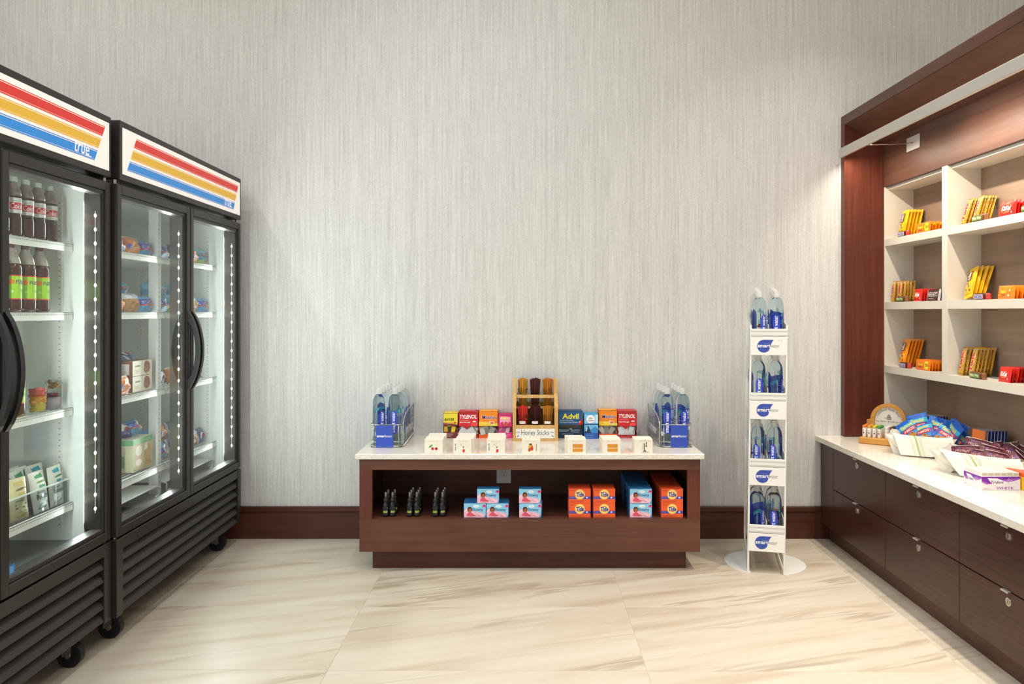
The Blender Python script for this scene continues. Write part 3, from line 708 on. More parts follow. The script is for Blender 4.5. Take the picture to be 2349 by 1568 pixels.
for ri, (kind, xl, xr, n, where) in enumerate([('cherry', 974, 1016, 6, 'beside the left rack'), ('pomegranate', 1040, 1081, 6, 'in the left red-fruit row'), ('pomegranate', 1117, 1158, 6, 'in the right red-fruit row'),
                                        ('fruit', 1197.5, 1239, 3, 'before the pine stand'), ('sandalwood', 1302.7, 1343.8, 4, 'in left orange-square row'), ('sandalwood', 1382.5, 1424, 4, 'in right orange-square row'), ('shave', 1455.8, 1497, 3, 'beside the right rack')]):
    if kind not in SOAPP: SOAPP[kind] = Proto(tag(soap(kind if kind != 'shave' else 'tongs'), 'x', 'soap box'))
    xc = ((xl + xr) / 2 - 1206) * 3.963 / 1749
    for k in range(n):
        SOAPP[kind].put((xc + (.0 if k == 0 else random.uniform(-.003, .004)) + (.012 if ri == 1 and k > 0 else 0) - (.008 if ri in (4, 5) and k > 2 else 0), 3.963 + k * .0352, .613), (0, 0, random.uniform(-.02, .02) if k else 0),
                        'white soap box, %s, %s from front %s' % (WHAT[kind], ORD[k], where), 'white soap boxes in rows on the stone top')

# ------------------------------------------------------------------ medicine dispensers
def med(xl, xr, yt, kind, label, ybot=1003.5, d=4.425):
    X0 = (xl - 1206) * d / 1749; X1 = (xr - 1206) * d / 1749; w = X1 - X0; H = CAM_H + (714 - yt) * d / 1749 - .613
    t = thing('medicine_dispenser', label, 'dispenser box', ((X0 + X1) / 2, d, .613), group='medicine dispenser boxes against the wall')
    h2 = w / 2; D = .098
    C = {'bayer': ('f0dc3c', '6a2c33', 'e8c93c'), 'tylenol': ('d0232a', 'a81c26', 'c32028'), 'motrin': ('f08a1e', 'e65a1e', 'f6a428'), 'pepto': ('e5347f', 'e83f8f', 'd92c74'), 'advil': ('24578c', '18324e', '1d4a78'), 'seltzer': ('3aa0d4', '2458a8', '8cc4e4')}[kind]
    op0, op1 = (.26 * H, .50 * H) if kind in ('bayer', 'pepto') else ((.12 * H, .45 * H) if kind in ('tylenol', 'motrin') else (.36 * H, .50 * H))
    if kind == 'motrin': op0 = .16 * H; 
    g = G(); c0, c1, c2 = C
    if kind == 'seltzer': g.box(-h2, 0, 0, h2, D, H, c0, .001)
    else:
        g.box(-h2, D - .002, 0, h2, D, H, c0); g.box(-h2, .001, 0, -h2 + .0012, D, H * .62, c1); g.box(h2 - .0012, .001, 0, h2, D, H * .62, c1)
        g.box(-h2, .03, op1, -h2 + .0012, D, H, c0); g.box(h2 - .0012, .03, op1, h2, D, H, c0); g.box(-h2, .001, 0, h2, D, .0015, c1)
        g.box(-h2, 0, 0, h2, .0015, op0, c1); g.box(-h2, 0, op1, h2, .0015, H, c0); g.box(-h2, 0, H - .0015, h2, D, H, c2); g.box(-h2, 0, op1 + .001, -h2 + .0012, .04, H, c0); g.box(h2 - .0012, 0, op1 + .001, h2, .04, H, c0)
    g.M = FR(0, -.0003, 0); u = w / 100; v = H / 100; P = .0003
    def R(a, b, c, e, k, ww=P): g.rect(-h2 + a * u, b * v, -h2 + c * u, e * v, k, ww)
    def T(s, a, b, c, e, k, ww=.0008, bo=.0, s2=0.): g.text(s, -h2 + a * u, b * v, -h2 + c * u, e * v, k, ww, bo, s2)
    def PO(p, k, ww=P): g.poly([(-h2 + a * u, b * v) for a, b in p], k, ww)
    if kind == 'bayer':
        PO([(0, 50), (100, 50), (100, 55), (60, 58), (0, 60)], '7a3038'); R(0, 60, 100, 62, 'c8402c'); T('BAYER', 8, 70, 76, 80, '5a4a10', .0008, .02, .2); g.disc(h2 - 20 * u, 62 * v, .006, 'd8402c', .0008); T('Aspirin', 6, 55.5, 50, 58.5, 'e8b8a8'); g.lines(-h2 + 10 * u, 6 * v, -h2 + 70 * u, 22 * v, 3, 'c89a9c')
    elif kind == 'tylenol':
        R(0, 90, 100, 100, 'b01f28'); T('TYLENOL', 6, 74, 92, 89, 'ffffff', .0008, .02, .15); T('acetaminophen', 6, 66, 54, 70, 'f3b8b8'); T('Extra Strength', 6, 57, 60, 63, 'ffffff', .0008, .015)
        PO([(62, 46), (92, 46), (96, 58), (66, 58)], 'f04a48'); g.disc(h2 - 20 * u, 63 * v, .0105, 'f4f0f0', .0008, .004); PO([(22, 45), (60, 45), (42, 33)], 'a61e28', .0006); g.lines(-h2 + 8 * u, 3 * v, -h2 + 88 * u, 7 * v, 1, 'd88a8c', .0008)
    elif kind == 'motrin':
        PO([(0, 46), (100, 46), (100, 55), (60, 60), (0, 62)], 'f4c83a'); PO([(40, 46), (100, 46), (100, 52)], 'c6d84a', .0005); T('Motrin', 17, 71, 88, 86, 'fbe8d8', .0006, .05); T('Motrin', 18, 72, 86, 85, '3a2f8c', .001, .012); T('IB', 88, 72, 94, 77, '3a2f8c')
        PO([(58, 52), (80, 50), (80, 62), (56, 64)], 'f6efe4', .0007); R(60, 53, 78, 61, 'd86a30', .0009); g.disc(h2 - 8 * u, 58 * v, .007, 'e87838', .0009, .004); g.disc(-h2 + 32 * u, 56 * v, .009, 'f3d27a', .0007, .006)
    elif kind == 'pepto':
        pts = [(14, 74), (14, 88), (30, 93), (60, 93), (88, 90), (90, 72)] + [(90 - 76 * k / 8, 68 + 4 * math.sin(k * 2.2)) for k in range(9)]
        PO(pts, 'f6b0c8', .0006); T('Pepto', 16, 78, 86, 92, 'fdf08a', .0012, .04); g.disc(0, .60 * H, .020, 'c81f64', .0005, .014); T('Bismol', 32, 60, 72, 65, 'f6c23a'); T('To Go', 38, 54, 66, 59, 'f6c23a')
        PO([(0, 48), (14, 46), (30, 52), (46, 46), (62, 52), (80, 47), (100, 52), (100, 50), (0, 46)], 'd4287a', .0006); g.lines(-h2 + 30 * u, 6 * v, h2 - 10 * u, 20 * v, 2, 'f6a8cc')
    elif kind == 'advil':
        PO([(78, 50), (100, 50), (100, 76)], 'c43028', .0005); T('Advil', 16, 72, 84, 92, 'f2ea3a', .0008, .03); T('Ibuprofen Tablets, 200 mg', 6, 64, 60, 69, 'cfe0ee', .0008, .01); T('Pain Reliever Fever Reducer', 6, 57, 80, 62, 'cfe0ee', .0008, .01); g.ring(h2 - 13 * u, 61 * v, .003, .005, 'f4c8c0', .0008, 14)
        g.disc(0, op0, .008, 'd8d4ce', .0005, .005, 16, PI, 2 * PI)
        g.lines(-h2 + 6 * u, 24 * v, -h2 + 48 * u, 34 * v, 3, '8ca4b8'); g.lines(-h2 + 56 * u, 22 * v, -h2 + 94 * u, 34 * v, 3, '8ca4b8', seed=3); g.lines(-h2 + 14 * u, 15 * v, -h2 + 80 * u, 19 * v, 1, '9ab0c4')
        for k in range(3): R(3, 24.5 + 4 * k, 6, 27 + 4 * k, 'c8b858'); R(53, 24.5 + 4 * k, 56, 27 + 4 * k, 'c8b858')
    else:
        R(0, 62, 100, 98, '7cc6e8'); PO([(60, 64), (100, 64), (100, 98), (80, 98)], 'b8e0f2', .0004); g.disc(-.004, .80 * H, .0265, '4a5a9a', .0005); g.disc(-.004, .80 * H, .025, 'f2f4f6', .0008); T('Alka-', 30, 80, 62, 88, '4a4a58', .0012, 0, .25); T('Seltzer', 26, 71, 72, 79, '4a4a58', .0012, 0, .25)
        R(0, 57, 100, 61, '2a3f78', .0006); R(0, 40, 100, 57, '6cb8e0', .0005); PO([(0, 26), (18, 46), (28, 54), (36, 44), (50, 24), (0, 24)], '1d3550', .0008); PO([(40, 28), (62, 44), (78, 50), (100, 40), (100, 24), (40, 24)], '3f86c8', .0007); PO([(8, 32), (20, 50), (24, 44), (16, 30)], 'b8d8ec', .001); R(0, 0, 100, 24, '2c5cae', .0006); g.ring(-h2 + 14 * u, 52 * v, .005, .006, '2a4a88', .001, 16); g.lines(-h2 + 12 * u, 13 * v, -h2 + 84 * u, 17 * v, 1, '6f9fd8', .0008); g.lines(-h2 + 6 * u, 4 * v, -h2 + 88 * u, 7 * v, 1, '9ac0e8', .0008)
    g.build('carton', t)
    if kind != 'seltzer':
        cs = {'bayer': ['d8a82c', '3c3424', 'e8c030', '57431c'], 'tylenol': ['c8ccce', '9aa4a8', 'e2e2e0', '6a7478', 'b02a30'], 'motrin': ['b4b4b0', '7c7c78', '96968f', '3e3e3c'], 'pepto': ['c06a9c', 'a8487c', 'd8b0c8', '6c3a5a'], 'advil': ['8c8c88', '9c9a94']}[kind]
        r = random.Random(xl); n = 14 if kind != 'advil' else 1
        if kind == 'advil':
            g = G(); g.box(-h2 + .002, .045, .002, h2 - .002, .047, op1 + .02, 'a8a49c'); g.box(-h2 + .002, .003, op0 * .9, h2 - .002, .046, op0 * .9 + .002, '9a968e'); g.build('inner_flap', t)
        else:
            for k in range(n):
                g = G(); pw = w * .26; ph = H * .42; a = r.uniform(-.7, .7); cx = -h2 + w * (.14 + .72 * k / (n - 1)); y = .005 + .0055 * (k % 5)
                M = Matrix.Translation((cx, y, op0 + (op1 - op0) * .42)) @ Matrix.Rotation(a, 4, 'Y') @ Matrix.Rotation(r.uniform(-.35, .1), 4, 'X')
                lim = min(pw, .03); hx, hz = lim / 2, min(ph, op1 - op0 + .006) / 2
                if abs(cx) + hx * 1.3 > h2: cx = math.copysign(h2 - hx * 1.35, cx); M.translation.x = cx
                g.M = M; g.box(-hx, -.0008, -hz, hx, .0008, hz, cs[k % len(cs)] + ':.3', .0003); g.box(-hx, -.0011, hz * .78, hx, .0011, hz, cs[(k + 1) % len(cs)] + ':.3'); g.build('sachet', t)
    return t
med(1017, 1050, 947.5, 'bayer', 'yellow and maroon medicine box, leftmost of the dispensers')
med(1052, 1097, 944, 'tylenol', 'red medicine box left of the wooden stick stand, full of sachets')
med(1098.5, 1142, 943, 'motrin', 'orange medicine box left of the wooden stick stand')
med(1143, 1174.5, 951, 'pepto', 'pink medicine box touching the left side of the stick stand')
med(1281, 1336.5, 943, 'advil', 'dark blue medicine box with yellow lettering and an empty slot')
med(1340.5, 1372, 949.5, 'seltzer', 'small light blue tablet box with a white round emblem', d=4.40)
med(1374, 1416, 941, 'motrin', 'orange medicine box right of the light blue tablet box')
med(1417, 1460.5, 942.5, 'tylenol', 'red medicine box at the right end of the dispensers')

# ------------------------------------------------------------------ honey stick stand
hs = thing('honey_stick_stand', 'two-tier pine stand with six jars of coloured honey sticks', 'display stand', ((1228 - 1206) * 4.323 / 1749, 4.323, .613))
HWd = .129
for sx in (-1, 1):
    g = G(); x = sx * HWd; M = Matrix(((0, 0, 1, min(x, x - sx * .020)), (1, 0, 0, 0), (0, 1, 0, 0), (0, 0, 0, 1))); g.M = M
    g.prism([(0, 0), (.17, 0), (.17, .345), (.083, .345), (.078, .262), (.050, .236), (.004, .20), (0, .19)], 0, .020, 'pine'); g.build('side_board', hs)
g = G(); g.box(-HWd + .020, .001, 0, HWd - .020, .014, .090, 'pine', .001); g.build('lower_front', hs)
g = G(); g.box(-HWd + .020, .014, .030, HWd - .020, .155, .040, 'pine'); g.build('lower_shelf', hs)
g = G(); g.box(-HWd + .020, .066, .236, HWd - .020, .078, .255, 'pine', .002); g.build('upper_rail', hs)
g = G(); g.box(-HWd + .020, .078, .176, HWd - .020, .155, .184, 'pine'); g.build('upper_shelf', hs)
g = G(); g.box(-HWd + .020, .156, .0, HWd - .020, .164, .20, 'oak'); g.build('back_board', hs)
g = G(); g.M = FR(0, .0006, 0); g.prism([(-.110, .016), (.110, .016), (.110, .070), (-.110, .070)], 0, .0012, 'eeece6:.5')
g.text('Honey Sticks', -.079, .026, .077, .064, '33312e', .0016, -.006); g.text('50\u00a2', -.107, .044, -.087, .055, '4a4844', .0016, 0, .2); g.text('50\u00a2', .085, .044, .106, .055, '4a4844', .0016, 0, .2)
for sx in (-1, 1):
    for k in range(4): g.disc(sx * .094 + k * .003 * sx, .032 - k * .002, .003, 'c9c6bf', .0016, .004, 8)
g.build('sign', hs)
STK = [['d9a23c', '5c2a2a', 'd0862a'], ['e0423a', '4a1a1c', 'c8862e']]
NAMES = [['amber', 'dark maroon', 'orange'], ['red', 'dark plum', 'golden']]
jarg = None
for tr in (0, 1):       # 0 upper, 1 lower
    for c in range(3):
        x = hs.location.x + (-.072 + .072 * c); y = 4.323 + (.1165 if tr == 0 else .052); z = .613 + (.1845 if tr == 0 else .0405)
        t = thing('honey_stick_jar', 'glass jar of %s honey sticks on the %s tier of the pine stand' % (NAMES[tr][c], ('upper', 'lower')[tr]), 'jar', (x, y, z), group='honey stick jars')
        g = G(); r = .0335
        g.lathe([(r - .006, 0), (r, .004), (r, .072), (r - .003, .080), (r - .005, .084), (r - .0045, .088), (r - .005, .092), (r - .0045, .096), (r - .005, .104), (r - .0075, .104), (r - .0075, .084), (r - .0055, .078), (r - .003, .072), (r - .003, .006), (.001, .005)], 'jar_glass', 20, closed=False); g.build('glass', t)
        g = G(); rr = random.Random(tr * 3 + c); hh = .158 if tr == 0 else .150; n = 44
        for k in range(n):
            a = 2 * PI * k * .618; q = math.sqrt((k + .5) / n); r0 = q * .021; r1 = q * (.031 if c != 0 else .029)
            z1 = hh + .012 * (1 - q) - rr.uniform(0, .006)
            g.cyl((r0 * math.cos(a), r0 * math.sin(a), .007), (r1 * math.cos(a + .25), r1 * math.sin(a + .25), z1), .0023, STK[tr][c] + ':.25', n=5)
        o = g.build('honey_sticks', t); o['kind'] = 'stuff'
        g = G(); g.fn = lambda u, v, w=0.: ((r + .0006 + w) * math.sin(u / r), -(r + .0006 + w) * math.cos(u / r), v); uo = -.006 if tr == 0 else .0
        g.rect(-.020 + uo, .055, .016 + uo, .069, 'f4f2ee', 0, 6); g.lines(-.015 + uo, .060, .012 + uo, .0650, 1, '57534e', .0004, .6, tr * 3 + c); g.build('jar_label', t)

# ------------------------------------------------------------------ goods in the table niche
def spray():
    b = thing('spray_bottle', 'x', 'bottle'); g = G()
    g.lathe([(.013, 0), (.0165, .003), (.0168, .055), (.0150, .066), (.0105, .074), (.0100, .078)], 'black_plastic', 18); g.build('bottle_body', b)
    g = G(); g.lathe([(.0098, .077), (.0118, .078), (.0118, .094), (.0085, .096)], '2b2a28:.5', 16); g.build('collar', b)
    g = G(); g.lathe([(.0072, .095), (.0070, .122), (.0058, .1275)], '8a8580:.22', 14); g.build('spray_cap', b)
    g = G(); R = .0172; g.fn = lambda u, v, w=0.: ((R + w) * math.sin(u / R), -(R + w) * math.cos(u / R), v)
    g.rect(-.013, .010, .013, .054, '1f1e20:.3', 0, 5); g.lines(-.0115, .044, .0115, .052, 2, 'aab4c8', .0004, .6, 2); g.rect(-.012, .022, .012, .032, '9fae4c', .0003, 5); g.lines(-.009, .033, .010, .038, 1, 'b4c060', .0004, .7, 4); g.lines(-.011, .010, .010, .020, 3, '8490b0', .0004)
    g.build('label_print', b); return b
SPR = Proto(spray())
for gi, (xs, n, nm) in enumerate((((-.734, -.699), 2, 'left'), ((-.608, -.572), 3, 'middle'), ((-.474, -.437), 3, 'right'))):
    for c in (0, 1):
        for r in range(n):
            SPR.put((xs[c] + r * .001, 4.000 + r * (.055 if n == 3 else .062) + .004 * c, .274), (0, 0, random.uniform(-.5, .5) if r else [0, .25][c]), 'small black spray bottle, %s in the %s file of the %s trio of groups' % (['at the front', 'second back', 'third back'][r], ('left', 'right')[c], nm) if False else
                    'small black spray bottle, %s in the %s file of the %s cluster' % (['front', 'second', 'third'][r], ('left', 'right')[c], nm), 'black spray bottles in the niche')
BW, BH, BD = .1155, .0755, .0275
def downy():
    g = G(); g.box(-BW / 2, 0, 0, BW / 2, BD, BH, '2f78b4:.4', .0006); g.M = FR(0, -.0002, 0); a, b = BW / 2, BH; P = .0003
    g.rect(-a + .001, .001, a - .001, b - .001, '8fcdec', P)
    g.poly([(-a + .001, .001), (a - .012, .001), (a - .004, .020), (.03, .026), (-.005, .034), (-.028, .056), (-a + .001, .040)], 'f4bcd0', .0005)
    g.poly([(-a + .002, .030), (-.034, .052), (-.030, .050), (-a + .002, .026)], 'fdf2f6', .0008); g.poly([(-.006, .030), (.02, .022), (.034, .008), (.02, .008)], 'e898b4', .0007); g.poly([(.0, .026), (.034, .018), (.044, .010), (.04, .006)], 'f8d4e0', .0008)
    g.poly([(a - .010, .001), (a - .001, .001), (a - .001, .020)], '48a4dc', .0006); g.disc(.006, .060, .016, 'd8eef8', .0006, .008)
    # a child in pink lying on the laundry
    g.poly([(-.043, .012), (-.034, .010), (-.012, .008), (.006, .012), (-.010, .020), (-.018, .028), (-.032, .028), (-.040, .020)], 'e0506e', .0010); g.disc(-.0265, .043, .0125, '4a2418', .0012, .0145); g.disc(-.0255, .039, .0088, 'a8623e', .0014, .0108); g.disc(-.0285, .041, .0012, '38180f', .0016); g.disc(-.0225, .041, .0012, '38180f', .0016); g.rect(-.028, .0335, -.023, .0346, 'f6e6e0', .0016); g.poly([(-.008, .010), (.006, .011), (.006, .014), (-.008, .014)], 'a8623e', .0012)
    g.text('Downy', -.012, .032, .043, .050, '2a5896', .0012, .012)
    for k in range(3): g.disc(a - .014 + .005 * k, b - .016 + .005 * (k % 2), .0048, 'ea5a96', .0010, .0058, 10)
    g.lines(-.04, .003, .018, .006, 1, 'c0607c', .0010)
    return tag(g.build('fabric_softener_box'), 'x', 'box')
def tide():
    g = G(); w2 = .1135; g.box(-w2 / 2, 0, 0, w2 / 2, BD, BH, 'e8552a:.4', .0006); g.M = FR(0, -.0002, 0); a, b = w2 / 2, BH
    g.rect(-a + .0005, .0005, a - .0005, b - .0005, 'f0602e', .0003); g.rect(-a, .022, a, .036, '4a48a8', .0005); g.text('plus bleach', -a + .003, .025, -a + .026, .033, '8c8cd0', .0008)
    g.disc(.0, .046, .0265, 'f6c53a', .0008, n=28); g.disc(.0, .046, .0205, 'fbe9a0', .0010, n=28); g.ring(.0, .046, .011, .0155, 'f08a2a', .0012); g.ring(0, .046, .0235, .0245, 'fdf0b8', .0011)
    g.text('Tide', -.0195, .0345, .0205, .0575, '2a46a4', .0016, .035, .15); g.rect(.033, .026, .041, .033, 'e8e8f6', .0008); g.lines(-a + .006, .064, -a + .034, .071, 2, 'b8401c', .0006); g.lines(-a + .006, .004, a - .03, .016, 3, 'c4491f', .0006)
    return tag(g.build('detergent_box'), 'x', 'box')
DOW, TID = Proto(downy()), Proto(tide())
def X4(px): return (px - 1206) * 3.965 / 1749
def stack(P, pxl, pxr, z0, n, y0, fmt, grp, dx=0.):
    x = (X4(pxl) + X4(pxr)) / 2
    for k in range(n):
        P.put((x + dx * k + (random.uniform(-.002, .002) if k else 0), y0 + k * (BD + .0012), z0), (0, 0, 0), fmt % ORD[k], grp)
gd, gt = 'blue and pink fabric softener boxes in the niche', 'orange detergent boxes in the niche'; zn = .274
stack(DOW, 1063.7, 1114.5, zn, 4, 3.972, 'blue pink softener box, %s from front, bottom left of the three-box pyramid', gd)
stack(DOW, 1115.5, 1166.5, zn, 4, 3.972, 'blue pink softener box, %s from front, bottom right of the three-box pyramid', gd)
stack(DOW, 1094, 1145, zn + BH, 2, 3.972, 'blue pink softener box, %s from front, on top of the three-box pyramid', gd)
stack(DOW, 1190.5, 1242, zn, 3, 3.972, 'blue pink softener box, %s from front, lower in the lone stack', gd, .002)
stack(DOW, 1190, 1241.5, zn + BH, 2, 3.972, 'blue pink softener box, %s from front, upper in the lone stack', gd)
for nm, a, b in (('left', 1305, 1355.5), ('right', 1361, 1412)):
    for lv, q in (('lower', 0), ('upper', 1)):
        stack(TID, a, b, zn + q * BH, 4, 3.972, 'orange detergent box, %%s from front, %s layer of the %s short stack' % (lv, nm), gt)
for lv, q in (('lower', 0), ('upper', 1)):
    stack(DOW, 1444.5, 1496.5, zn + q * BH, 15, 3.972, 'blue pink softener box, %%s from front, %s layer of the long deep row' % lv, gd, .0006)
    stack(TID, 1517.5, 1567.5, zn + q * BH, 15, 3.972, 'orange detergent box, %%s from front, %s layer of the long right row' % lv, gt, .0006)
# ------------------------------------------------------------------ sweets on the hutch shelves (fronts face the room, -X)
RZL = math.radians(-90)
def pack(name, w, h, t, base, dec, seed=1, nu=8, nv=12, zone=None, cat='packet', crimp=.07, wr=.12):
    g = G(); fn = pillow(g, w, h, t, zone or (lambda u, v: base), seed, nu, nv, crimp, wr)
    g.fn = fn; dec(g, w, h); return tag(g.build(name), 'x', cat)
def bar(name, w, h, t, base, dec, seed=1, cat='chocolate bar', ends=None):
    """flow-wrapped bar lying on its side: long along x"""
    g = G(); r = random.Random(seed); n = 10; sec = [(-t / 2, .002), (-t / 2 * .98, h * .75), (-t * .25, h), (t * .25, h), (t / 2 * .98, h * .75), (t / 2, .002), (0, 0)]
    vs = []; k = len(sec)
    for i in range(n + 1):
        u = -1 + 2 * i / n; e = 1 if abs(u) < .86 else max(.10, (1 - abs(u)) / .14)
        q = 1 + .05 * math.sin(9 * u + r.uniform(0, 6))
        for y, z in sec: vs.append((u * w / 2, y * e * q, z * (.86 + .14 * e)))
    fs = [(i * k + j, (i + 1) * k + j, (i + 1) * k + (j + 1) % k, i * k + (j + 1) % k) for i in range(n) for j in range(k)]
    mid = [f for f in fs if k <= f[0] < (n - 1) * k]; end = [f for f in fs if not k <= f[0] < (n - 1) * k]
    g.add(vs, mid, base); o = len(g.v) - len(vs); eb = ends or base
    if eb not in g.ms: g.ms.append(eb)
    for f in end + [tuple(range(k)), tuple(range(n * k, n * k + k))[::-1]]: g.f.append(tuple(o + q for q in f)); g.fm.append(g.ms.index(eb)); g.fs.append(False)
    g.M = FR(0, -t / 2 - .0012, 0); dec(g, w, h); return tag(g.build(name), 'x', cat)
GL = ':.28'
def d_peanut(colr):
    def f(g, w, h):
        g.rect(-w * .46, h * .12, w * .46, h * .5, 'f3b21f' + GL, .0004, 4, 4) if colr == 'y' else g.rect(-w * .46, h * .12, w * .46, h * .45, 'f6a21e' + GL, .0004, 4, 4)
        for k, (a, b) in enumerate(((.2, .22), (-.2, .26), (.05, .36), (.24, .42), (-.12, .46))): g.disc(w * a, h * b, .0065, ['c62f24', '3f8f3a', '2b5fb0', 'f2d22c', '6b3a1c'][k] + GL, .0009, n=10)
        g.rect(-w * .30, h * .54, w * .16, h * .86, '5a2c14' + GL, .0006, 3, 4); g.text('m&m', -w * .24, h * .57, w * .08, h * .83, 'f6efe2', .0012, .015, 0, True)
        g.text('peanut' if colr == 'y' else 'peanut butter', w * .20, h * .56, w * .32, h * .82, '3a2a10', .0010, 0, 0, True)
    return f
def d_twix(g, w, h):
    g.rect(-w * .46, h * .10, w * .46, h * .90, 'd9a63a' + GL, .0003, 3, 6);
    g.rect(-w * .42, h * .905, w * .42, h * .945, 'd8cfc4:.25', .0006, 3, 1)
    g.text('Twix', -w * .40, h * .14, w * .34, h * .86, 'f8f0e0', .0008, .06, 0, True); g.text('Twix', -w * .33, h * .16, w * .28, h * .84, 'c8261f', .0013, .03, 0, True)
def d_snick(g, w, h):
    g.rect(-w * .40, h * .12, w * .20, h * .78, 'f2eef0:.3', .0004); g.text('SNICKERS', -w * .38, h * .18, w * .18, h * .70, '3f2f8f', .0009, .025); g.poly([(w * .22, h * .12), (w * .30, h * .12), (w * .24, h * .78), (w * .20, h * .78)], 'b8282a', .0005)
def d_milky(g, w, h):
    g.rect(-w * .38, h * .14, w * .26, h * .76, '6f8f3f:.3', .0004); g.text('Milky Way', -w * .35, h * .2, w * .23, h * .70, 'e6efc8', .0009, .03); g.rect(w * .27, h * .14, w * .38, h * .76, '7a3a20:.3', .0004)
def d_kit(g, w, h):
    g.ring(0, h * .5, w * .30, w * .315, 'f6b23c', .0006, 24, .3, 5.4, .55); g.text('KitKat', -w * .27, h * .36, w * .27, h * .68, 'ffffff', .0012, .03, .2); g.poly([(-w * .12, h * .26), (w * .2, h * .32), (w * .2, h * .34), (-w * .12, h * .29)], 'f3c98a', .0008); g.rect(w * .28, h * .16, w * .33, h * .28, 'f0d8c8', .0007)
def d_reese(tagc):
    def f(g, w, h):
        g.text("Reese's", -w * .28, h * .42, w * .12, h * .72, 'f8d83a', .0012, .03, .3); g.rect(-w * .22, h * .26, w * .02, h * .31, '6b3a14', .0008)
        if tagc: g.poly([(w * .20, h * .12), (w * .40, h * .12), (w * .42, h * .5), (w * .40, h * .88), (w * .20, h * .88), (w * .17, h * .5)], 'f2dc28' + GL, .0009); g.text('KING', w * .22, h * .54, w * .38, h * .66, '4a3a14', .0014, .01); g.text('SIZE', w * .22, h * .38, w * .38, h * .50, '4a3a14', .0014, .01)
        else: g.disc(w * .28, h * .62, w * .05, 'f6c890', .0008); g.disc(w * .22, h * .24, w * .05, 'f3e6da', .0008, h * .08)
    return f
def d_hersh(g, w, h):
    g.text("HERSHEY'S", -w * .36, h * .34, w * .36, h * .76, 'cfcac4', .0010, .02); g.rect(-w * .28, h * .18, w * .10, h * .23, 'b8b0a8', .0008)
PK = {}
def get(k):
    if k in PK: return PK[k]
    if k == 'pnut': o = pack('candy_packet', .078, .165, .020, 'f2bd1c' + GL, d_peanut('y'), 3, cat='sweet packet')
    elif k == 'pbut': o = pack('candy_packet', .078, .160, .020, 'ef8f1c' + GL, d_peanut('o'), 5, cat='sweet packet')
    elif k == 'twix': o = pack('chocolate_bar', .040, .142, .017, 'cf9a34:.22', d_twix, 7, 6, 12, None, 'chocolate bar', .06, .10)
    elif k == 'twixs': o = pack('chocolate_bar', .038, .122, .016, 'cf9a34:.22', d_twix, 8, 6, 12, None, 'chocolate bar', .06, .10)
    elif k == 'snick': o = bar('chocolate_bar', .118, .030, .026, '4a2718' + GL, d_snick, 1, ends='c43a34' + GL)
    elif k == 'milky': o = bar('chocolate_bar', .120, .031, .027, '6a4a2c' + GL, d_milky, 2, ends='8a5a34' + GL)
    elif k == 'kit': o = pack('wafer_bar', .120, .070, .013, 'd5281f' + GL, d_kit, 11, 10, 8, None, 'chocolate bar', .05, .08)
    elif k == 'kits': o = pack('wafer_bar', .085, .068, .012, 'd5281f' + GL, d_kit, 12, 10, 8, None, 'chocolate bar', .05, .08)
    elif k == 'ree': o = pack('peanut_cup_packet', .150, .056, .014, 'ef7d1e' + GL, d_reese(True), 13, 12, 7, None, 'sweet packet', .05, .08)
    elif k == 'rees': o = pack('peanut_cup_packet', .118, .060, .015, 'f0861e' + GL, d_reese(False), 14, 12, 7, None, 'sweet packet', .05, .08)
    elif k == 'hersh': o = bar('chocolate_slab', .130, .062, .011, '4a2c22' + GL, d_hersh, 3, ends='c8c4c0:.25')
    PK[k] = Proto(o); return PK[k]
def yp(px, x): return x * 1749 / (px - 1206)
def row(k, px0, px1, z, n, step, lean, what, where, grp, x0=2.124, jit=.004, roll=0., yaw=0.):
    y = (yp(px0, x0) + yp(px1, x0)) / 2
    for i in range(n):
        lab = what + ((' ' if n == 1 else ', %s from the front ' % ORD[i]) + where)
        o = get(k).put((x0 + .008 + i * step, y + random.uniform(-jit, jit) * (1 if i else 0), z + .0005), (lean, 0, RZL + yaw + random.uniform(-.05, .05) * (1 if i else 0)), lab, grp)
        if roll: o.location.z += .04 * abs(math.sin(roll)); o.rotation_euler = (lean, roll * (1 - .25 * i), RZL + yaw)
S1, S2, S3 = 1.769, 1.403, 1.0325
A1, A2 = 'in the top left cubby', 'in the top right cubby'; B1, B2 = 'in the middle left cubby', 'in the middle right cubby'; C1, C2 = 'in the bottom left cubby', 'in the bottom right cubby'
GP, GB, GC = 'sweet packets in the cubbies', 'chocolate bars in the cubbies', 'wrapped peanut cups in the cubbies'
row('pnut', 2056, 2071, S1, 5, .0190, -.20, 'yellow peanut packet', A1, GP, 2.150)
row('snick', 2058, 2084, S1, 2, .0, 0, 'brown nut bar', A1, GB, 2.118) if False else row('snick', 2058, 2084, S1, 1, .0, 0, 'brown nut bar before the yellow packets', A1, GB, 2.118)
row('ree', 2091, 2138, S1, 5, .0165, -.08, 'orange peanut cup pack', A1, GC, 2.126)
row('twix', 2197, 2214, S1, 5, .0165, -.30, 'gold biscuit bar, far file', A2, GB, 2.150); row('twix', 2222, 2239, S1, 5, .0155, -.28, 'gold biscuit bar, near file', A2, GB, 2.156)
row('milky', 2226, 2266, S1, 1, 0, 0, 'green labelled nougat bar before the gold bars', A2, GB, 2.118); row('kit', 2282, 2330, S1, 5, .0165, -.15, 'red wafer bar', A2, GB, 2.128)
row('twixs', 2040, 2051, S2, 5, .0185, -.10, 'gold biscuit bar, far file', B1, GB, 2.135); row('twixs', 2055, 2066, S2, 5, .0185, -.10, 'gold biscuit bar, near file', B1, GB, 2.138)
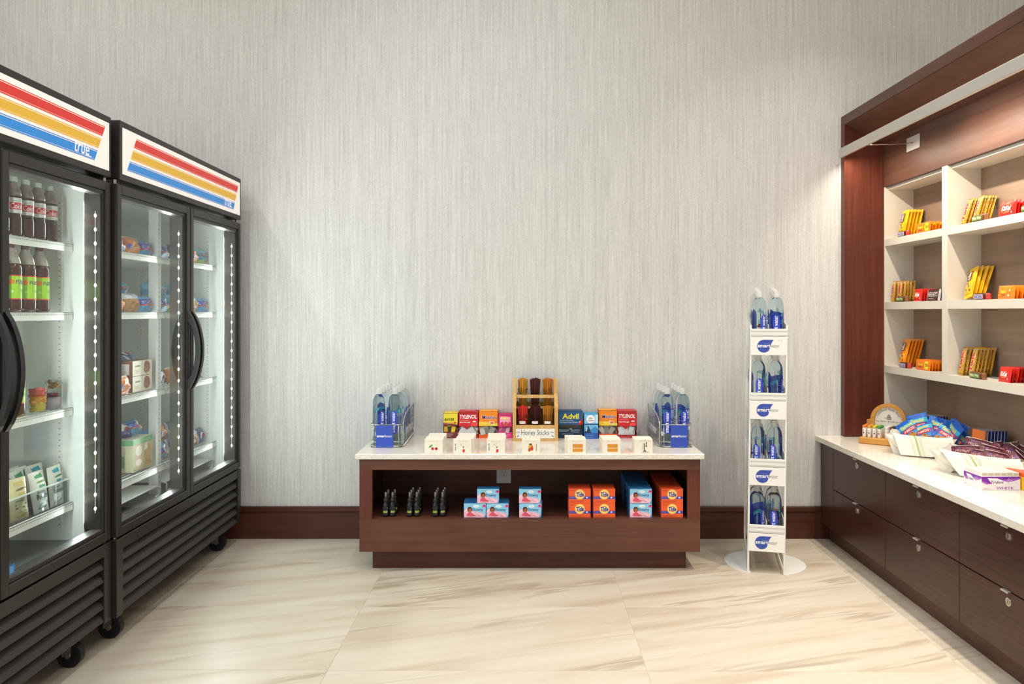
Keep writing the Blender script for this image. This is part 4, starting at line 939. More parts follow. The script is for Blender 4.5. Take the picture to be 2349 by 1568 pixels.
row('milky', 2054, 2082, S2, 1, 0, 0, 'green labelled nougat bar before the gold bars', B1, GB, 2.117); row('kits', 2088, 2116, S2, 5, .0160, -.12, 'red wafer bar', B1, GB, 2.126)
row('hersh', 2117, 2159, S2, 4, .0185, -.12, 'brown chocolate slab', B1, GB, 2.128)
row('pnut', 2196, 2238, S2, 4, .019, -.34, 'yellow peanut packet', B2, GP, 2.150, roll=-.24)
row('snick', 2229, 2272, S2, 1, 0, 0, 'brown nut bar before the yellow packets', B2, GB, 2.118); row('rees', 2277, 2331, S2, 6, .0175, -.12, 'orange peanut cup pack', B2, GC, 2.126)
row('pbut', 2054, 2075, S3, 5, .018, -.26, 'orange peanut butter packet', C1, GP, 2.142, roll=-.05)
row('snick', 2060, 2088, S3, 1, 0, 0, 'brown nut bar before the orange packets', C1, GB, 2.118); row('ree', 2090, 2138, S3, 6, .0165, -.06, 'orange peanut cup pack', C1, GC, 2.126)
row('twix', 2190, 2209, S3, 6, .0172, -.20, 'gold biscuit bar, far file', C2, GB, 2.142); row('twix', 2214, 2233, S3, 6, .0165, -.20, 'gold biscuit bar, near file', C2, GB, 2.146)
row('milky', 2219, 2262, S3, 1, 0, 0, 'green labelled nougat bar before the gold bars', C2, GB, 2.117); row('kits', 2278, 2322, S3, 6, .0165, -.16, 'red wafer bar', C2, GB, 2.128)
row('milky', 2338, 2388, S1, 1, 0, 0, 'green labelled nougat bar beside the red bars', A2, GB, 2.116); row('pbut', 2345, 2372, S2, 3, .022, -.2, 'orange packet at the photo edge', B2, GP, 2.16)
row('snick', 2140, 2168, S3, 1, 0, 0, 'brown nut bar half behind the divider', C1, GB, 2.116) if False else None

# ------------------------------------------------------------------ goods on the right counter
CZ = .611
lp = thing('lip_balm_display', 'oak lip balm display with arched sign on the counter by the back wall', 'display stand', (1.994, 4.232, CZ), math.radians(-38))
g = G(); g.box(-.125, -.055, 0, .125, .055, .036, 'oak', .006); g.build('base', lp)
g = G(); g.M = FR(.008, .054, .036)
arc = lambda r, a0, a1, n, cz: [(r * math.cos(a0 + (a1 - a0) * k / n), cz + r * math.sin(a0 + (a1 - a0) * k / n)) for k in range(n + 1)]
outer = [(.112, 0), (.112, .090), (.094, .094)] + arc(.092, .05, PI - .05, 22, .094) + [(-.094, .094), (-.112, .090), (-.112, 0)]
inner = [(.070, .0), (.070, .094)] + arc(.070, 0, PI, 20, .094)[1:-1] + [(-.070, .094), (-.070, .0)]
g.prism(outer, 0, .006, 'oak'); g.build('arch_board', lp)
g = G(); g.M = FR(.008, .048, .036)
n = 24; v = []
for k in range(n + 1):
    a = PI * k / n
    for r in (.0725, .0925):
        for ww in (.0, .014): v.append((r * math.cos(a), .094 + r * math.sin(a), ww))
f = []
for k in range(n): o = 4 * k; f += [(o, o + 4, o + 5, o + 1), (o + 2, o + 3, o + 7, o + 6), (o + 1, o + 5, o + 7, o + 3)]
g.add(v, f + [(0, 1, 3, 2), (4 * n, 4 * n + 2, 4 * n + 3, 4 * n + 1)], 'oak')
for sx in (-1, 1): g.prism([(sx * .0725, 0), (sx * .112, 0), (sx * .112, .088), (sx * .0925, .094), (sx * .0725, .094)][::sx], 0, .014, 'oak')
g.build('arch_frame', lp)
g = G(); g.M = FR(.008, .0478, .036); g.poly([(.072, .0), (.072, .094)] + arc(.072, 0, PI, 20, .094)[1:-1] + [(-.072, .094), (-.072, .0)], 'eae6dc:.6', 0)
word = 'Wildflower Ridge Honey'
for i, ch in enumerate(word):
    if ch == ' ': continue
    a = PI * (.885 - .77 * i / (len(word) - 1)); hh = .0125 if ch.isupper() else .0085; ww = .0062 if ch in 'WRHm' else (.0026 if ch in 'il' else .0046)
    if ch in 'fldy': hh = .0115
    M0 = g.M.copy(); g.M = M0 @ Matrix.Translation((.054 * math.cos(a), .094 + .054 * math.sin(a), 0)) @ Matrix.Rotation(a - PI / 2, 4, 'Z'); g.text(ch, -ww / 2, -.002 if ch in 'y' else 0, ww / 2, hh, '4f4a44', .0005); g.M = M0
g.disc(.002, .108, .010, '9b958b', .0005, .018, 16, 0, PI); g.rect(-.008, .104, .014, .108, '6c665e', .0006)
for k in range(7): g.poly([(-.022 + .002 * k, .100), (-.021 + .002 * k, .100), (-.024 + .004 * k, .100 + .010 + .003 * (k % 3))], '7f786e', .0007)
for k in range(4): g.disc(-.006 + .006 * k, .099, .0028, '4a453f', .0007, .0034, 8)
g.text('Lip Balm $3.00 each', -.066, .078, .066, .090, '6a645c', .0005); g.build('sign', lp)
def balm(c):
    t = thing('lip_balm', 'x', 'lip balm'); g = G(); g.lathe([(.0085, 0), (.0092, .001), (.0092, .050), (.0088, .052)], 'f0ece6:.35', 14); g.build('tube', t)
    g = G(); g.lathe([(.0092, .052), (.0092, .064), (.0080, .0655)], 'f3efe8:.35' if c == 'w' else c + ':.35', 14); g.build('cap', t)
    g = G(); g.fn = lambda u, v, w=0.: ((.0095 + w) * math.sin(u / .0092), -(.0095 + w) * math.cos(u / .0092), v); g.disc(0, .025, .0028, '3a3632', .0001, .005, 10); g.rect(-.001, .033, .001, .042, 'a8564a', .0001); g.build('tube_print', t); return t
for ci, (c, nm) in enumerate((('e8873a', 'orange'), ('e0a03c', 'amber'), ('d8d03c', 'yellow'), ('3f9a4c', 'green'), ('w', 'white'), ('3a332e', 'black'))):
    P = Proto(balm(c))
    for r in range(3):
        lx, ly = -.100 + .026 * ci + (.013 if ci > 3 else 0), -.034 + .030 * r; a = math.radians(-38)
        P.put((1.994 + lx * math.cos(a) - ly * math.sin(a), 4.232 + lx * math.sin(a) + ly * math.cos(a), CZ + .0362), (0, 0, a + random.uniform(-.4, .4)), 'lip balm tube with %s cap, %s row on the oak display' % (nm, ['front', 'middle', 'back'][r]), 'lip balms on the oak display')

def bowl(cx, cy, ang, W, D, H, skew, label, nlabel):
    t = thing('serving_bowl', label, 'bowl', (cx, cy, CZ), ang, 'white bowls of snacks on the counter'); g = G()
    n = 8; rows_ = []
    def side(u, lv):   # rim square with pulled-out corners -> bottom
        pts = []
        for (ax, ay), (bx, by) in (((-1, -1), (1, -1)), ((1, -1), (1, 1)), ((1, 1), (-1, 1)), ((-1, 1), (-1, -1))):
            for k in range(n):
                q = k / n; x, y = ax + (bx - ax) * q, ay + (by - ay) * q; c = abs(2 * q - 1) ** 3
                if lv == 'rim': s, z = 1 + .05 * c, H * (.93 + .10 * c)
                elif lv == 'mid': s, z = .86, H * .45
                elif lv == 'low': s, z = .70, H * .10
                elif lv == 'base': s, z = .62 + .0 * c, .0 if c > .25 else H * .0 + .0 + .010 * (1 - c)
                elif lv == 'irim': s, z = .96 + .05 * c, H * (.92 + .10 * c)
                else: s, z = .66, H * .14
                pts.append((x * s * W / 2, y * s * D / 2, z))
        return pts
    vs = []
    for lv in ('base', 'low', 'mid', 'rim', 'irim', 'in'): vs += side(0, lv)
    k4 = 4 * n; fs = [(r * k4 + k, r * k4 + (k + 1) % k4, (r + 1) * k4 + (k + 1) % k4, (r + 1) * k4 + k) for r in range(5) for k in range(k4)]
    g.add(vs, fs + [tuple(range(k4))[::-1], tuple(range(5 * k4, 6 * k4))], 'ceramic', True)
    for sx in (-1, 1):   # foot fins at the front and back corners
        for sy in (-1, 1):
            g.add([(sx * W * .49, sy * D * .47, H * .82), (sx * W * .40, sy * D * .40, 0), (sx * W * .30, sy * D * .40, 0), (sx * W * .27, sy * D * .38, H * .12), (sx * W * .485, sy * D * .44, H * .82), (sx * W * .39, sy * D * .37, 0), (sx * W * .29, sy * D * .37, 0), (sx * W * .26, sy * D * .35, H * .12)],
                  [(0, 1, 2, 3), (7, 6, 5, 4), (0, 4, 5, 1), (1, 5, 6, 2), (2, 6, 7, 3), (3, 7, 4, 0)], 'ceramic')
    g.build('bowl_body', t)
    # napkin laid over the bowl, hanging down the front
    g = G(); nu, nv = 26, 12; vs = []; path = [(.10, H * .72), (-.20, H * .80), (-.47, H * .99), (-.525, H * 1.0), (-.575, H * .93), (-.62, H * .62), (-.66, H * .32), (-.69, .004)]
    def P(u, v):
        i = min(int(v * (len(path) - 1)), len(path) - 2); q = v * (len(path) - 1) - i
        y = path[i][0] + (path[i + 1][0] - path[i][0]) * q; z = path[i][1] + (path[i + 1][1] - path[i][1]) * q
        sl = skew * max(0, v - .45)
        x = (-.40 + .86 * u + sl * (1 - .5 * u)) * W; zc = z + .10 * H * abs(2 * u - 1) ** 4 * (1 if v < .5 else 0)
        if v > .5: zc += (v - .5) * 2 * H * .30 * max(0, u - .55) * 2
        return (x, y * D - .004 * math.sin(u * 9) * (v > .5), max(zc, .003) + .0025)
    for j in range(nv + 1):
        for i in range(nu + 1): vs.append(P(i / nu, j / nv))
    fw, fg = [], []
    for j in range(nv):
        for i in range(nu):
            a = j * (nu + 1) + i; (fg if i in (9,) else fw).append((a, a + nu + 1, a + nu + 2, a + 1))
    g.add(vs, fw, 'linen', True)
    g.ms.append('linen_green')
    for q in fg: g.f.append(q); g.fm.append(1); g.fs.append(True)
    for uu in (.262, .28, .298, .415, .433, .451):
        sv = []; 
        for j in range(nv + 1):
            for du in (-.0022, .0022):
                p = P(uu + du, j / nv); sv.append((p[0], p[1] - .0008, p[2] + .0006))
        g.add(sv, [(2 * j, 2 * j + 2, 2 * j + 3, 2 * j + 1) for j in range(nv)], 'linen_green', True)
    o = g.build('striped_napkin'); o.location = (cx, cy, CZ); o.rotation_euler = (0, 0, ang); tag(o, nlabel, 'napkin')
    return t
A1r, A2r = math.radians(-34), math.radians(-52)
bowl(2.062, 3.962, A1r, .315, .20, .100, .24, 'white flared bowl of blue biscuit bags beside the oak lip balm display', 'white napkin with green stripe hanging over the bowl of blue bags')
bowl(2.085, 3.455, A2r, .385, .22, .098, .50, 'white flared bowl of dark purple packets beside the gum box', 'white napkin with green stripe hanging over the bowl of purple packets')
def d_cookie(g, w, h):
    g.rect(-w * .47, h * .62, w * .47, h * .80, '46b4e0' + GL, .0005, 5, 2); g.text('Famous', -w * .34, h * .64, w * .30, h * .80, 'f2e04a', .0010, .02, .2); g.rect(-w * .47, h * .44, w * .47, h * .60, 'cf2b2e' + GL, .0006, 5, 2); g.text('AMOS', -w * .3, h * .47, w * .3, h * .57, 'f6dcd8', .0010, .03)
    for a, b in ((-.2, .24), (.16, .20), (.0, .33)): g.disc(w * a, h * b, w * .17, 'b9772f:.5', .0007 + .0003 * b, h * .085, 14); g.disc(w * a + .004, h * b + .003, .004, '5a3216', .0016, n=8)
    g.rect(-w * .47, h * .08, w * .47, h * .42, '2f86c8' + GL, .0003, 5, 2)
ck = Proto(pack('cookie_bag', .100, .132, .034, '1d5fc4' + GL, d_cookie, 21, 10, 12, None, 'snack bag', .08, .22))
def d_purp(g, w, h):
    g.rect(-w * .46, h * .28, w * .46, h * .74, '6a1f3c' + GL, .0004, 4, 3); [g.ring(-w * .28 + w * .085 * k, h * (.52 + .03 * (k % 2)), w * .03, w * .042, 'ead6c4:.4', .0010, 8, .6 * k, .6 * k + 4.2, 1.2) for k in range(7)]; g.disc(w * .28, h * .36, .010, '7a3ca8' + GL, .0008, n=12); g.disc(-w * .2, h * .68, .007, '6c46b8' + GL, .0008, n=10); g.rect(-w * .48, h * .965, w * .48, h * .995, 'eee2da:.4', .0004, 2)
pu = Proto(pack('chocolate_packet', .112, .080, .022, '4a1428' + GL, d_purp, 23, 10, 10, None, 'snack bag', .08, .25))
def heap(P, cx, cy, ang, spots, fmt, grp, o=0., q=1.):
    for i, (lx, ly, z, rx, ry, rz) in enumerate(spots):
        lx = o + q * lx
        P.put((cx + lx * math.cos(ang) - ly * math.sin(ang), cy + lx * math.sin(ang) + ly * math.cos(ang), CZ + z), (rx, ry, ang + rz), fmt[i], grp)
heap(ck, 2.062, 3.962, A1r, [(-.098, .000, .060, -.55, -.65, .15), (-.062, .032, .072, -.25, -.30, .1), (-.020, -.030, .054, -.60, -.42, -.1), (.010, .030, .060, -.30, .25, .1), (.046, -.032, .052, -.55, .55, -.2), (.076, .004, .056, -.45, .15, -.3), (.112, .034, .052, -.35, .40, -.3), (.100, -.026, .044, -.65, .75, -.35), (.118, .02, .058, -.2, .5, -1.0)],
     ['blue biscuit bag lying at the far left of the bowl', 'tallest blue biscuit bag standing at the left back of the bowl', 'blue biscuit bag in the front left of the bowl', 'blue biscuit bag behind the middle of the bowl', 'blue biscuit bag leaning across the front middle', 'blue biscuit bag right of the bowl middle', 'blue biscuit bag at the right back of the bowl', 'blue biscuit bag lying at the front right of the bowl', 'blue biscuit bag tipped over the right rim'], 'blue biscuit bags in the bowl', .040, .62)
heap(pu, 2.085, 3.455, A2r, [(-.088, -.040, .058, -.75, -.10, .2), (-.070, .030, .078, -.60, .15, .1), (-.020, -.062, .052, -.85, .08, -.1), (.000, .034, .072, -.70, -.35, -.1), (.020, -.010, .066, -.80, .20, .15), (.068, .038, .076, -.60, -.25, -.2), (.058, -.058, .052, -.80, .15, .1), (.102, .006, .062, -.50, .45, -.3), (.140, .036, .058, -.45, .30, -.5), (.125, -.040, .046, -.70, .60, -.4)],
     ['dark purple packet at the far left front of the bowl', 'dark purple packet lying highest at the left back', 'dark purple packet flat against the napkin left of middle', 'dark purple packet behind the bowl middle', 'dark purple packet in the very middle of the bowl', 'dark purple packet right of middle at the back', 'dark purple packet flat against the napkin right of middle', 'dark purple packet upright right of the middle', 'dark purple packet at the right back rim', 'dark purple packet tipped at the right front rim'], 'purple packets in the bowl', .0, .86)
def bluecarton(c):
    g = G(); w, hh, d = .098, .162, .0140; g.box(-w / 2, 0, 0, w / 2, d, hh, c + ':.35', .0008)
    g.M = Matrix.Translation((w / 2 + .0003, 0, 0)) @ Matrix(((0, 0, 1, 0), (1, 0, 0, 0), (0, 1, 0, 0), (0, 0, 0, 1))); g.rect(.0005, .002, .0035, hh - .002, 'd4dcec', 0); g.rect(.008, .02, .012, .09, '8c9ccc', 0)
    g.M = FR(0, -.0003, 0); g.rect(-.04, .05, .04, .12, '2c4fb0' if c[0] != 'e' else 'f2b23a', 0); g.rect(-.03, .02, .03, .045, 'e8e4da', 0); g.lines(-.03, .07, .03, .10, 2, 'f4f0e6', .0006)
    g.M = TOP(0, 0, hh + .0003); g.rect(-w / 2 + .002, .002, w / 2 - .002, d - .002, 'd8d4ce', 0); return tag(g.build('snack_carton'), 'x', 'carton')
BC = Proto(bluecarton('1f2f74')); OC = Proto(bluecarton('e8762a'))
for i in range(7): BC.put((2.200 + .0150 * i, yp(2122, 2.22) - .02 + .002 * (i % 2), CZ), (-.03, 0, RZL), 'navy blue carton, %s from the front, standing behind the blue biscuit bags' % ORD[i], 'navy cartons at the counter back')
for i in range(7): (OC if i == 0 else BC).put((2.192 + .0160 * i, yp(2250, 2.22) - .01, CZ), (-.06, 0, RZL), 'orange carton at the front of the row behind the purple packets' if i == 0 else 'navy blue carton, %s from the front, standing behind the purple packets' % ORD[i], 'navy cartons at the counter back')
# gum tray and neighbour
gm = thing('gum_box', 'white and purple gum tray standing on the counter before the purple packets', 'box', (1.960, 3.144, CZ)); g = G(); W, D, H = .160, .128, .056
g.box(-W / 2, 0, .0004, W / 2, D, H, 'ece6ea:.3', .0008)
for M, w in ((FR(0, -.0003, 0), W), (Matrix.Translation((0, D / 2, 0)) @ LEFT(-W / 2 - .0003, 0, 0), D)):
    g.M = M; a = w / 2
    g.poly([(-a, .034), (-a + .02, .024), (a * .2, .030), (a * .75, .040), (a, .047), (a, H), (-a, H)], 'a85cc4:.3', 0); g.poly([(-a, .040), (-a + .03, .030), (a * .3, .046), (a, .050), (a, H), (-a, H)], '7a2aa6:.3', .0003)
    g.poly([(-a * .70, .050), (-a * .20, .049), (a * .38, .032), (-a * .02, .016), (-a * .44, .022)], 'f4eef4:.3', .0006); g.text('Trident', -a * .54, .027, a * .14, .040, '5a4a78', .0010, .01, .2)
    for k in range(5): g.poly([(a * .18, .030), (a * .40 + .006 * k, .050 - .004 * k), (a * .41 + .006 * k, .049 - .004 * k)], 'f6eef8', .0011)
    if w == W: g.text('WHITE', -a * .25, .004, a * .62, .014, '8a3aa4', .0008, .0)
    g.lines(-a * .92, .004, -a * .60, .010, 2, 'cfc0d4', .0006)
g.build('tray', gm)
for c in range(6):
    for r in range(2):
        g = G(); x0 = -W / 2 + .0035 + c * .0257; y0 = .004 + r * .0605; g.box(x0, y0, H + .0002, x0 + .0245, y0 + .0585, .074 - .002 * (c % 2), 'efe9e4:.3', .001); g.box(x0 + .002, y0 - .0002, .060, x0 + .022, y0 + .0005, .070, 'c9bda8:.3'); g.build('gum_pack', gm)
g = G(); g.box(2.046, 3.139, CZ, 2.19, 3.262, CZ + .054, 'f0c020:.35', .001); g.box(2.050, 3.143, CZ + .054, 2.186, 3.258, CZ + .070, 'e2622c:.4', .002)
g.M = FR(2.118, 3.1388, CZ); g.rect(-.06, .008, .06, .046, 'f6d43a', 0); g.lines(-.05, .014, .05, .038, 2, 'd83a24', .0004)
tag(g.build('gum_carton'), 'yellow gum carton with orange top at the photo edge beside the purple gum tray', 'box')
# ------------------------------------------------------------------ goods in the fridges
AF = a2       # fronts face the fridge doors (+X)
def soda(kind):
    b = thing('soda_bottle' if kind == 'cola' else 'tea_bottle', 'x', 'bottle'); g = G()
    if kind == 'cola':
        R = .0285; pr = [(.018, .003), (.024, 0), (.0275, .006), (R, .02), (.0285, .06), (.0255, .078), (.0252, .085), (.0262, .10), (.0272, .136), (.0278, .146), (.0255, .160), (.0195, .178), (.0138, .190), (.0122, .194), (.0120, .199)]; zc, liq = .199, '4b2c25:.12'
    else:
        R = .0345; pr = [(.022, .004), (.029, 0), (.034, .008), (R, .02), (.0345, .042), (.0330, .046), (.0330, .132), (.0345, .136), (.0345, .150), (.0325, .172), (.0255, .196), (.0165, .216), (.0135, .224), (.0130, .232)]; zc, liq = .231, '4c2820:.12'
    ks = 9 if kind == 'cola' else 9
    g.lathe(pr[:ks + 1], liq, 22); g.lathe(pr[ks:], 'b4aca4:.12' if kind == 'tea' else '8a7a72:.12', 22); g.build('bottle_body', b)
    g = G(); c = 'c9cdca:.4' if kind == 'cola' else '6a4a40:.4'; g.lathe([(.0135, zc - .004), (.0140, zc - .002), (.0140, zc + .012), (.0128, zc + .014)], c, 18); g.build('cap', b)
    g = G(); Rl = .0274 if kind == 'cola' else .0338; g.fn = lambda u, v, w=0.: ((Rl + w) * math.sin(u / Rl), -(Rl + w) * math.cos(u / Rl), v); e = Rl * PI
    if kind == 'cola':
        g.rect(-e, .083, e, .137, 'dfe3df:.35', 0, 28); g.rect(-e * .62, .096, e * .62, .120, 'd2353c:.35', .0003, 18); g.text('Coke', -.018, .098, .021, .118, 'fbeeee', .0008, .015, .15); g.text('diet', -.012, .1235, .006, .1300, 'a0a4a2', .0006); g.lines(-.012, .086, .014, .092, 2, 'b4b8b6', .0006)
    else:
        g.rect(-e, .045, e, .131, 'a6d63c:.35', 0, 28); g.rect(-e, .127, e, .131, 'e0583c:.35', .0003, 28); g.rect(-e, .045, e, .049, 'e0583c:.35', .0003, 28); g.disc(-.015, .107, .0105, 'f0862e:.35', .0005, .0095); g.poly([(-.020, .107), (-.026, .114), (-.027, .101)], 'e0583c:.35', .0007)
        g.text('FUZE', -.001, .098, .040, .114, 'e8f4d0', .0004, .05); g.text('FUZE', -.001, .099, .039, .113, '34402a', .0009, .015); g.disc(-.012, .073, .0052, 'c8e68c:.4', .0006); g.text('tea', .016, .072, .030, .082, '4f9a50', .0006); g.lines(-.018, .054, .012, .062, 2, '7cb02c', .0006)
    g.build('label', b); return b
COK, FUZ = Proto(soda('cola')), Proto(soda('tea'))
for i, (X, d) in enumerate(((-1.812, 2.900), (-1.812, 2.828), (-1.812, 2.760), (-1.812, 2.693), (-1.812, 2.627), (-1.812, 2.562))):
    COK.put((X, d, 1.6105), (0, 0, AF + [-.85, -.45, -.60, -.62, -.5, -.6][i]), 'diet cola bottle with white label, %s from the side wall on the top fridge shelf' % ORD[i], 'cola bottles on the top fridge shelf')
for i, (X, d) in enumerate(((-1.822, 2.856), (-1.822, 2.776), (-1.822, 2.698), (-1.822, 2.620), (-1.822, 2.545))):
    FUZ.put((X, d, 1.3455), (0, 0, AF - .62 + .05 * i), 'iced tea bottle with green label, %s from the side wall, second fridge shelf' % ORD[i], 'green labelled tea bottles in the near fridge')
for i, d in enumerate((2.715, 2.640)):
    FUZ.put((-1.822, d, .9755), (0, 0, AF - .6), 'iced tea bottle with green label, %s beside the fruit cup' % ('directly' if i == 0 else 'second'), 'green labelled tea bottles in the near fridge')
def cup(kind):
    t = thing('fruit_cup' if kind == 'fruit' else 'parfait_cup', 'x', 'cup'); g = G()
    g.lathe([(.024, 0), (.026, .001), (.033, .094), (.0355, .096), (.0355, .099), (.034, .101), (.030, .108), (.012, .112)], 'clear_bin', 22); g.build('clear_cup', t)
    r = random.Random(5 if kind == 'fruit' else 6); g = G()
    if kind == 'fruit':
        g.lathe([(.020, .003), (.0215, .034)], 'e6c84a:.3', 16); g.lathe([(.0215, .034), (.0235, .058)], 'ee9a30:.3', 16); g.lathe([(.0235, .058), (.026, .088)], 'd8503f:.3', 16)
        for k in range(46):
            z = .008 + .080 * k / 46; q = .018 + .006 * z / .09; a = r.uniform(0, 6.28); rr = q * r.uniform(.55, 1)
            c = ['e6c84a', 'ecd06a'] if z < .035 else (['ee9a30', 'f0a850'] if z < .058 else ['d8503f', 'e2705c', 'c43c34'])
            x, y, s = rr * math.cos(a), rr * math.sin(a), r.uniform(.006, .0095); g.box(x - s, y - s, z - s * .8, x + s, y + s, z + s * .8, r.choice(c) + ':.3', s * .45)
    else:
        g.lathe([(.023, .002), (.0275, .045)], 'd9c3d2:.4', 20)
        for k in range(16): a = k * 2.4; rr = .020 * math.sqrt((k + 1) / 16); g.lathe([(.001, .046), (.006, .050), (.007, .055), (.005, .061), (.001, .063)], '8a3246:.3', 8, rr * math.cos(a), rr * math.sin(a))
        for k in range(60): a = k * 2.4; rr = .026 * math.sqrt((k + 1) / 60); s = r.uniform(.002, .0045); z = .088 + r.uniform(-.006, .010); x, y = rr * math.cos(a), rr * math.sin(a); g.box(x - s, y - s, z - s, x + s, y + s, z + s, r.choice(['b8863c', '9a6c2c', 'cba050', '7c5a2a']), s * .4)
    o = g.build('fruit_pieces' if kind == 'fruit' else 'yoghurt_and_granola', t); o['kind'] = 'stuff'; return t
t = cup('fruit'); tag(t, 'clear lidded cup of layered cut fruit on the third fridge shelf', 'cup'); t.location = (-1.815, 2.835, .9755)
t = cup('parfait'); tag(t, 'clear cup of yoghurt, berries and granola on the third fridge shelf', 'cup'); t.location = (-1.815, 2.920, .9755)
# dressing pouches in a clear bin
bn = thing('clear_bin', 'clear plastic bin holding salad dressing pouches on the bottom fridge shelf', 'bin', (-1.852, 2.700, .6075), AF)
g = G(); W2, Dp, Hb = .262, .15, .088
for (a, b, c, e) in ((-W2, -.075, W2, -.0735), (-W2, .0735, W2, .075), (-W2, -.0735, -W2 + .0015, .0735), (W2 - .0015, -.0735, W2, .0735)): g.box(a, b, 0, c, e, Hb, 'acrylic')
g.box(-W2, -.075, -.0005, W2, .075, .001, 'acrylic'); g.build('bin_wall', bn)
g = G()
g.box(-W2 - .003, -.080, Hb, W2 + .003, -.0735, Hb + .004, 'dfe9e6:.2'); g.box(-W2 - .003, .0735, Hb, W2 + .003, .079, Hb + .004, 'dfe9e6:.2'); g.box(-W2 - .003, -.0735, Hb, -W2 + .0015, .0735, Hb + .004, 'dfe9e6:.2'); g.box(W2 - .0015, -.0735, Hb, W2 + .003, .0735, Hb + .004, 'dfe9e6:.2'); g.build('bin_rim', bn)
def d_dress(kind):
    c1, c2, txt = {'ranch': ('3f9a62', '6f9a3c', 'Ranch'), 'island': ('3fa4b8', '5a8a4c', 'Island'), 'yellow': ('c9b45c', '8f6a3c', 'Italian')}[kind]
    def f(g, w, h):
        g.rect(-w * .22, h * .84, w * .26, h * .97, c1, .0005, 3); g.disc(w * .10, h * .72, w * .34, c2, .0006, h * .05, 14, 0, PI); g.rect(-w * .1, h * .60, w * .25, h * .66, c1, .0005, 3)
        (g.text('Buttermilk', -w * .28, h * .47, w * .24, h * .53, '5a6a5c', .0007) if kind == 'ranch' else g.lines(-w * .28, h * .47, w * .24, h * .52, 1, '8a968c', .0007)); kind == 'yellow' and g.lines(-w * .3, h * .3, w * .3, h * .45, 2, '8a7450', .0008); kind != 'yellow' and g.text(txt, -w * .34, h * .33, w * .34, h * .45, '3f5a4a' if kind != 'yellow' else '6a5230', .0008, .01); g.poly([(-w * .25, h * .08), (w * .2, h * .10), (w * .30, h * .24), (-w * .15, h * .22)], c1, .0006)
    return f
PO = {k: Proto(pack('dressing_pouch', .092, .150, .026, 'edefe6:.35' if k != 'yellow' else 'ddd3a8:.35', d_dress(k), 31 + i, 8, 12, None, 'pouch', .06, .14)) for i, k in enumerate(('ranch', 'island', 'yellow'))}
for i, (k, X, d, ln, lab) in enumerate((('ranch', -1.787, 2.814, -.16, 'white pouch with green print in front of the bin'), ('island', -1.790, 2.912, -.10, 'white pouch with teal print at the side wall end of the bin'), ('yellow', -1.787, 2.692, -.10, 'pale yellow pouch in front of the bin'), ('ranch', -1.787, 2.595, -.16, 'white pouch with green print nearest the door handle'),
    ('ranch', -1.832, 2.770, -.14, 'white pouch with green print in the second row of the bin'), ('island', -1.842, 2.880, -.14, 'white pouch with teal print in the second row of the bin'), ('ranch', -1.838, 2.660, -.14, 'white pouch behind the pale yellow pouch'), ('island', -1.885, 2.820, -.12, 'white pouch with teal print in the rear row of the bin'), ('yellow', -1.885, 2.640, -.12, 'pale yellow pouch in the rear row of the bin'),
    ('island', -1.862, 2.825, -.13, 'white pouch with teal print in the third row of the bin'), ('ranch', -1.862, 2.725, -.13, 'white pouch with green print in the third row of the bin'), ('ranch', -1.885, 2.740, -.12, 'white pouch with green print in the rear row of the bin'), ('island', -1.838, 2.715, -.13, 'white pouch with teal print behind the pale yellow pouch'))):
    PO[k].put((X, d, .609 + (.012 if X < -1.82 else 0)), (ln, 0, AF + [0, .05, -.08][i % 3]), lab, 'dressing pouches in the clear bin')
p = fpt(F1, FW1 / 2 + .0525, .0105, 0)
g = G(); g.M = FR(0, 0, 0); g.rect(0, 0, .030, .030, '2f7fc0:.4', 0); g.lines(.005, .004, .025, .026, 4, '9cc8ec', .0004)
o = g.build('blue_sticker', None, (p[0] - 0, p[1], .508), (0, 0, AF)); tag(o, 'small blue sticker at the lower corner of the near fridge door glass', 'sticker')

# bags and cartons in the far fridge
def bag(name, w, h, t, base, dec, seed, zone=None): return Proto(pack(name, w, h, t, base, dec, seed, 12, 12, zone, 'food bag', .06, .3))
def z_or(u, v): return 'e08a48:.25' if v < .88 else 'f0d8b8:.3'
def d_or(g, w, h): g.disc(-w * .3, h * .4, w * .12, '7a78c8:.3', .0008); g.lines(-w * .1, h * .25, w * .2, h * .42, 2, 'f4dcc0', .0009)
def z_bl(u, v): return '4aa4dc:.25' if v < .30 else ('c8543c:.25' if v < .42 else ('4a58b8:.25' if v < .72 else '58a8dc:.25'))
def d_bl(g, w, h): g.rect(w * .10, h * .08, w * .28, h * .84, 'e09050:.3', .0008, 3, 5); g.lines(-w * .36, h * .48, -w * .02, h * .66, 2, 'e8ecf8', .0009)
def z_mu(u, v): return '9cc06a:.3' if v < .28 else ('5c9ad0:.3' if v < .6 else '7cc0e0:.3')
def d_mu(g, w, h): g.text('TICH', -w * .30, h * .48, w * .30, h * .70, 'd0483c', .0009, .02); g.poly([(-w * .35, h * .1), (-w * .08, h * .08), (-w * .12, h * .42), (-w * .3, h * .44)], 'b8bcc4:.3', .0008); g.disc(w * .2, h * .26, w * .14, 'd8a24c:.4', .0008)
def z_br(u, v): return 'b88450:.25' if v < .7 else 'd8dce4:.3'
def d_br(g, w, h):
    for k in range(7): g.ring(-w * .3 + w * .1 * k, h * (.2 + .14 * (k % 3)), w * .035, w * .055, '7e5226:.4', .0008, 10)
def z_na(u, v): return '33427c:.25' if abs(u) < .8 else 'c4c4cc:.3'
def d_na(g, w, h): g.poly([(-w * .3, h * .3), (w * .2, h * .22), (w * .26, h * .62), (-w * .24, h * .70)], 'e8e4e6:.3', .0008); g.text('OREO', -w * .24, h * .38, w * .2, h * .58, 'b8383c', .0012, .02)
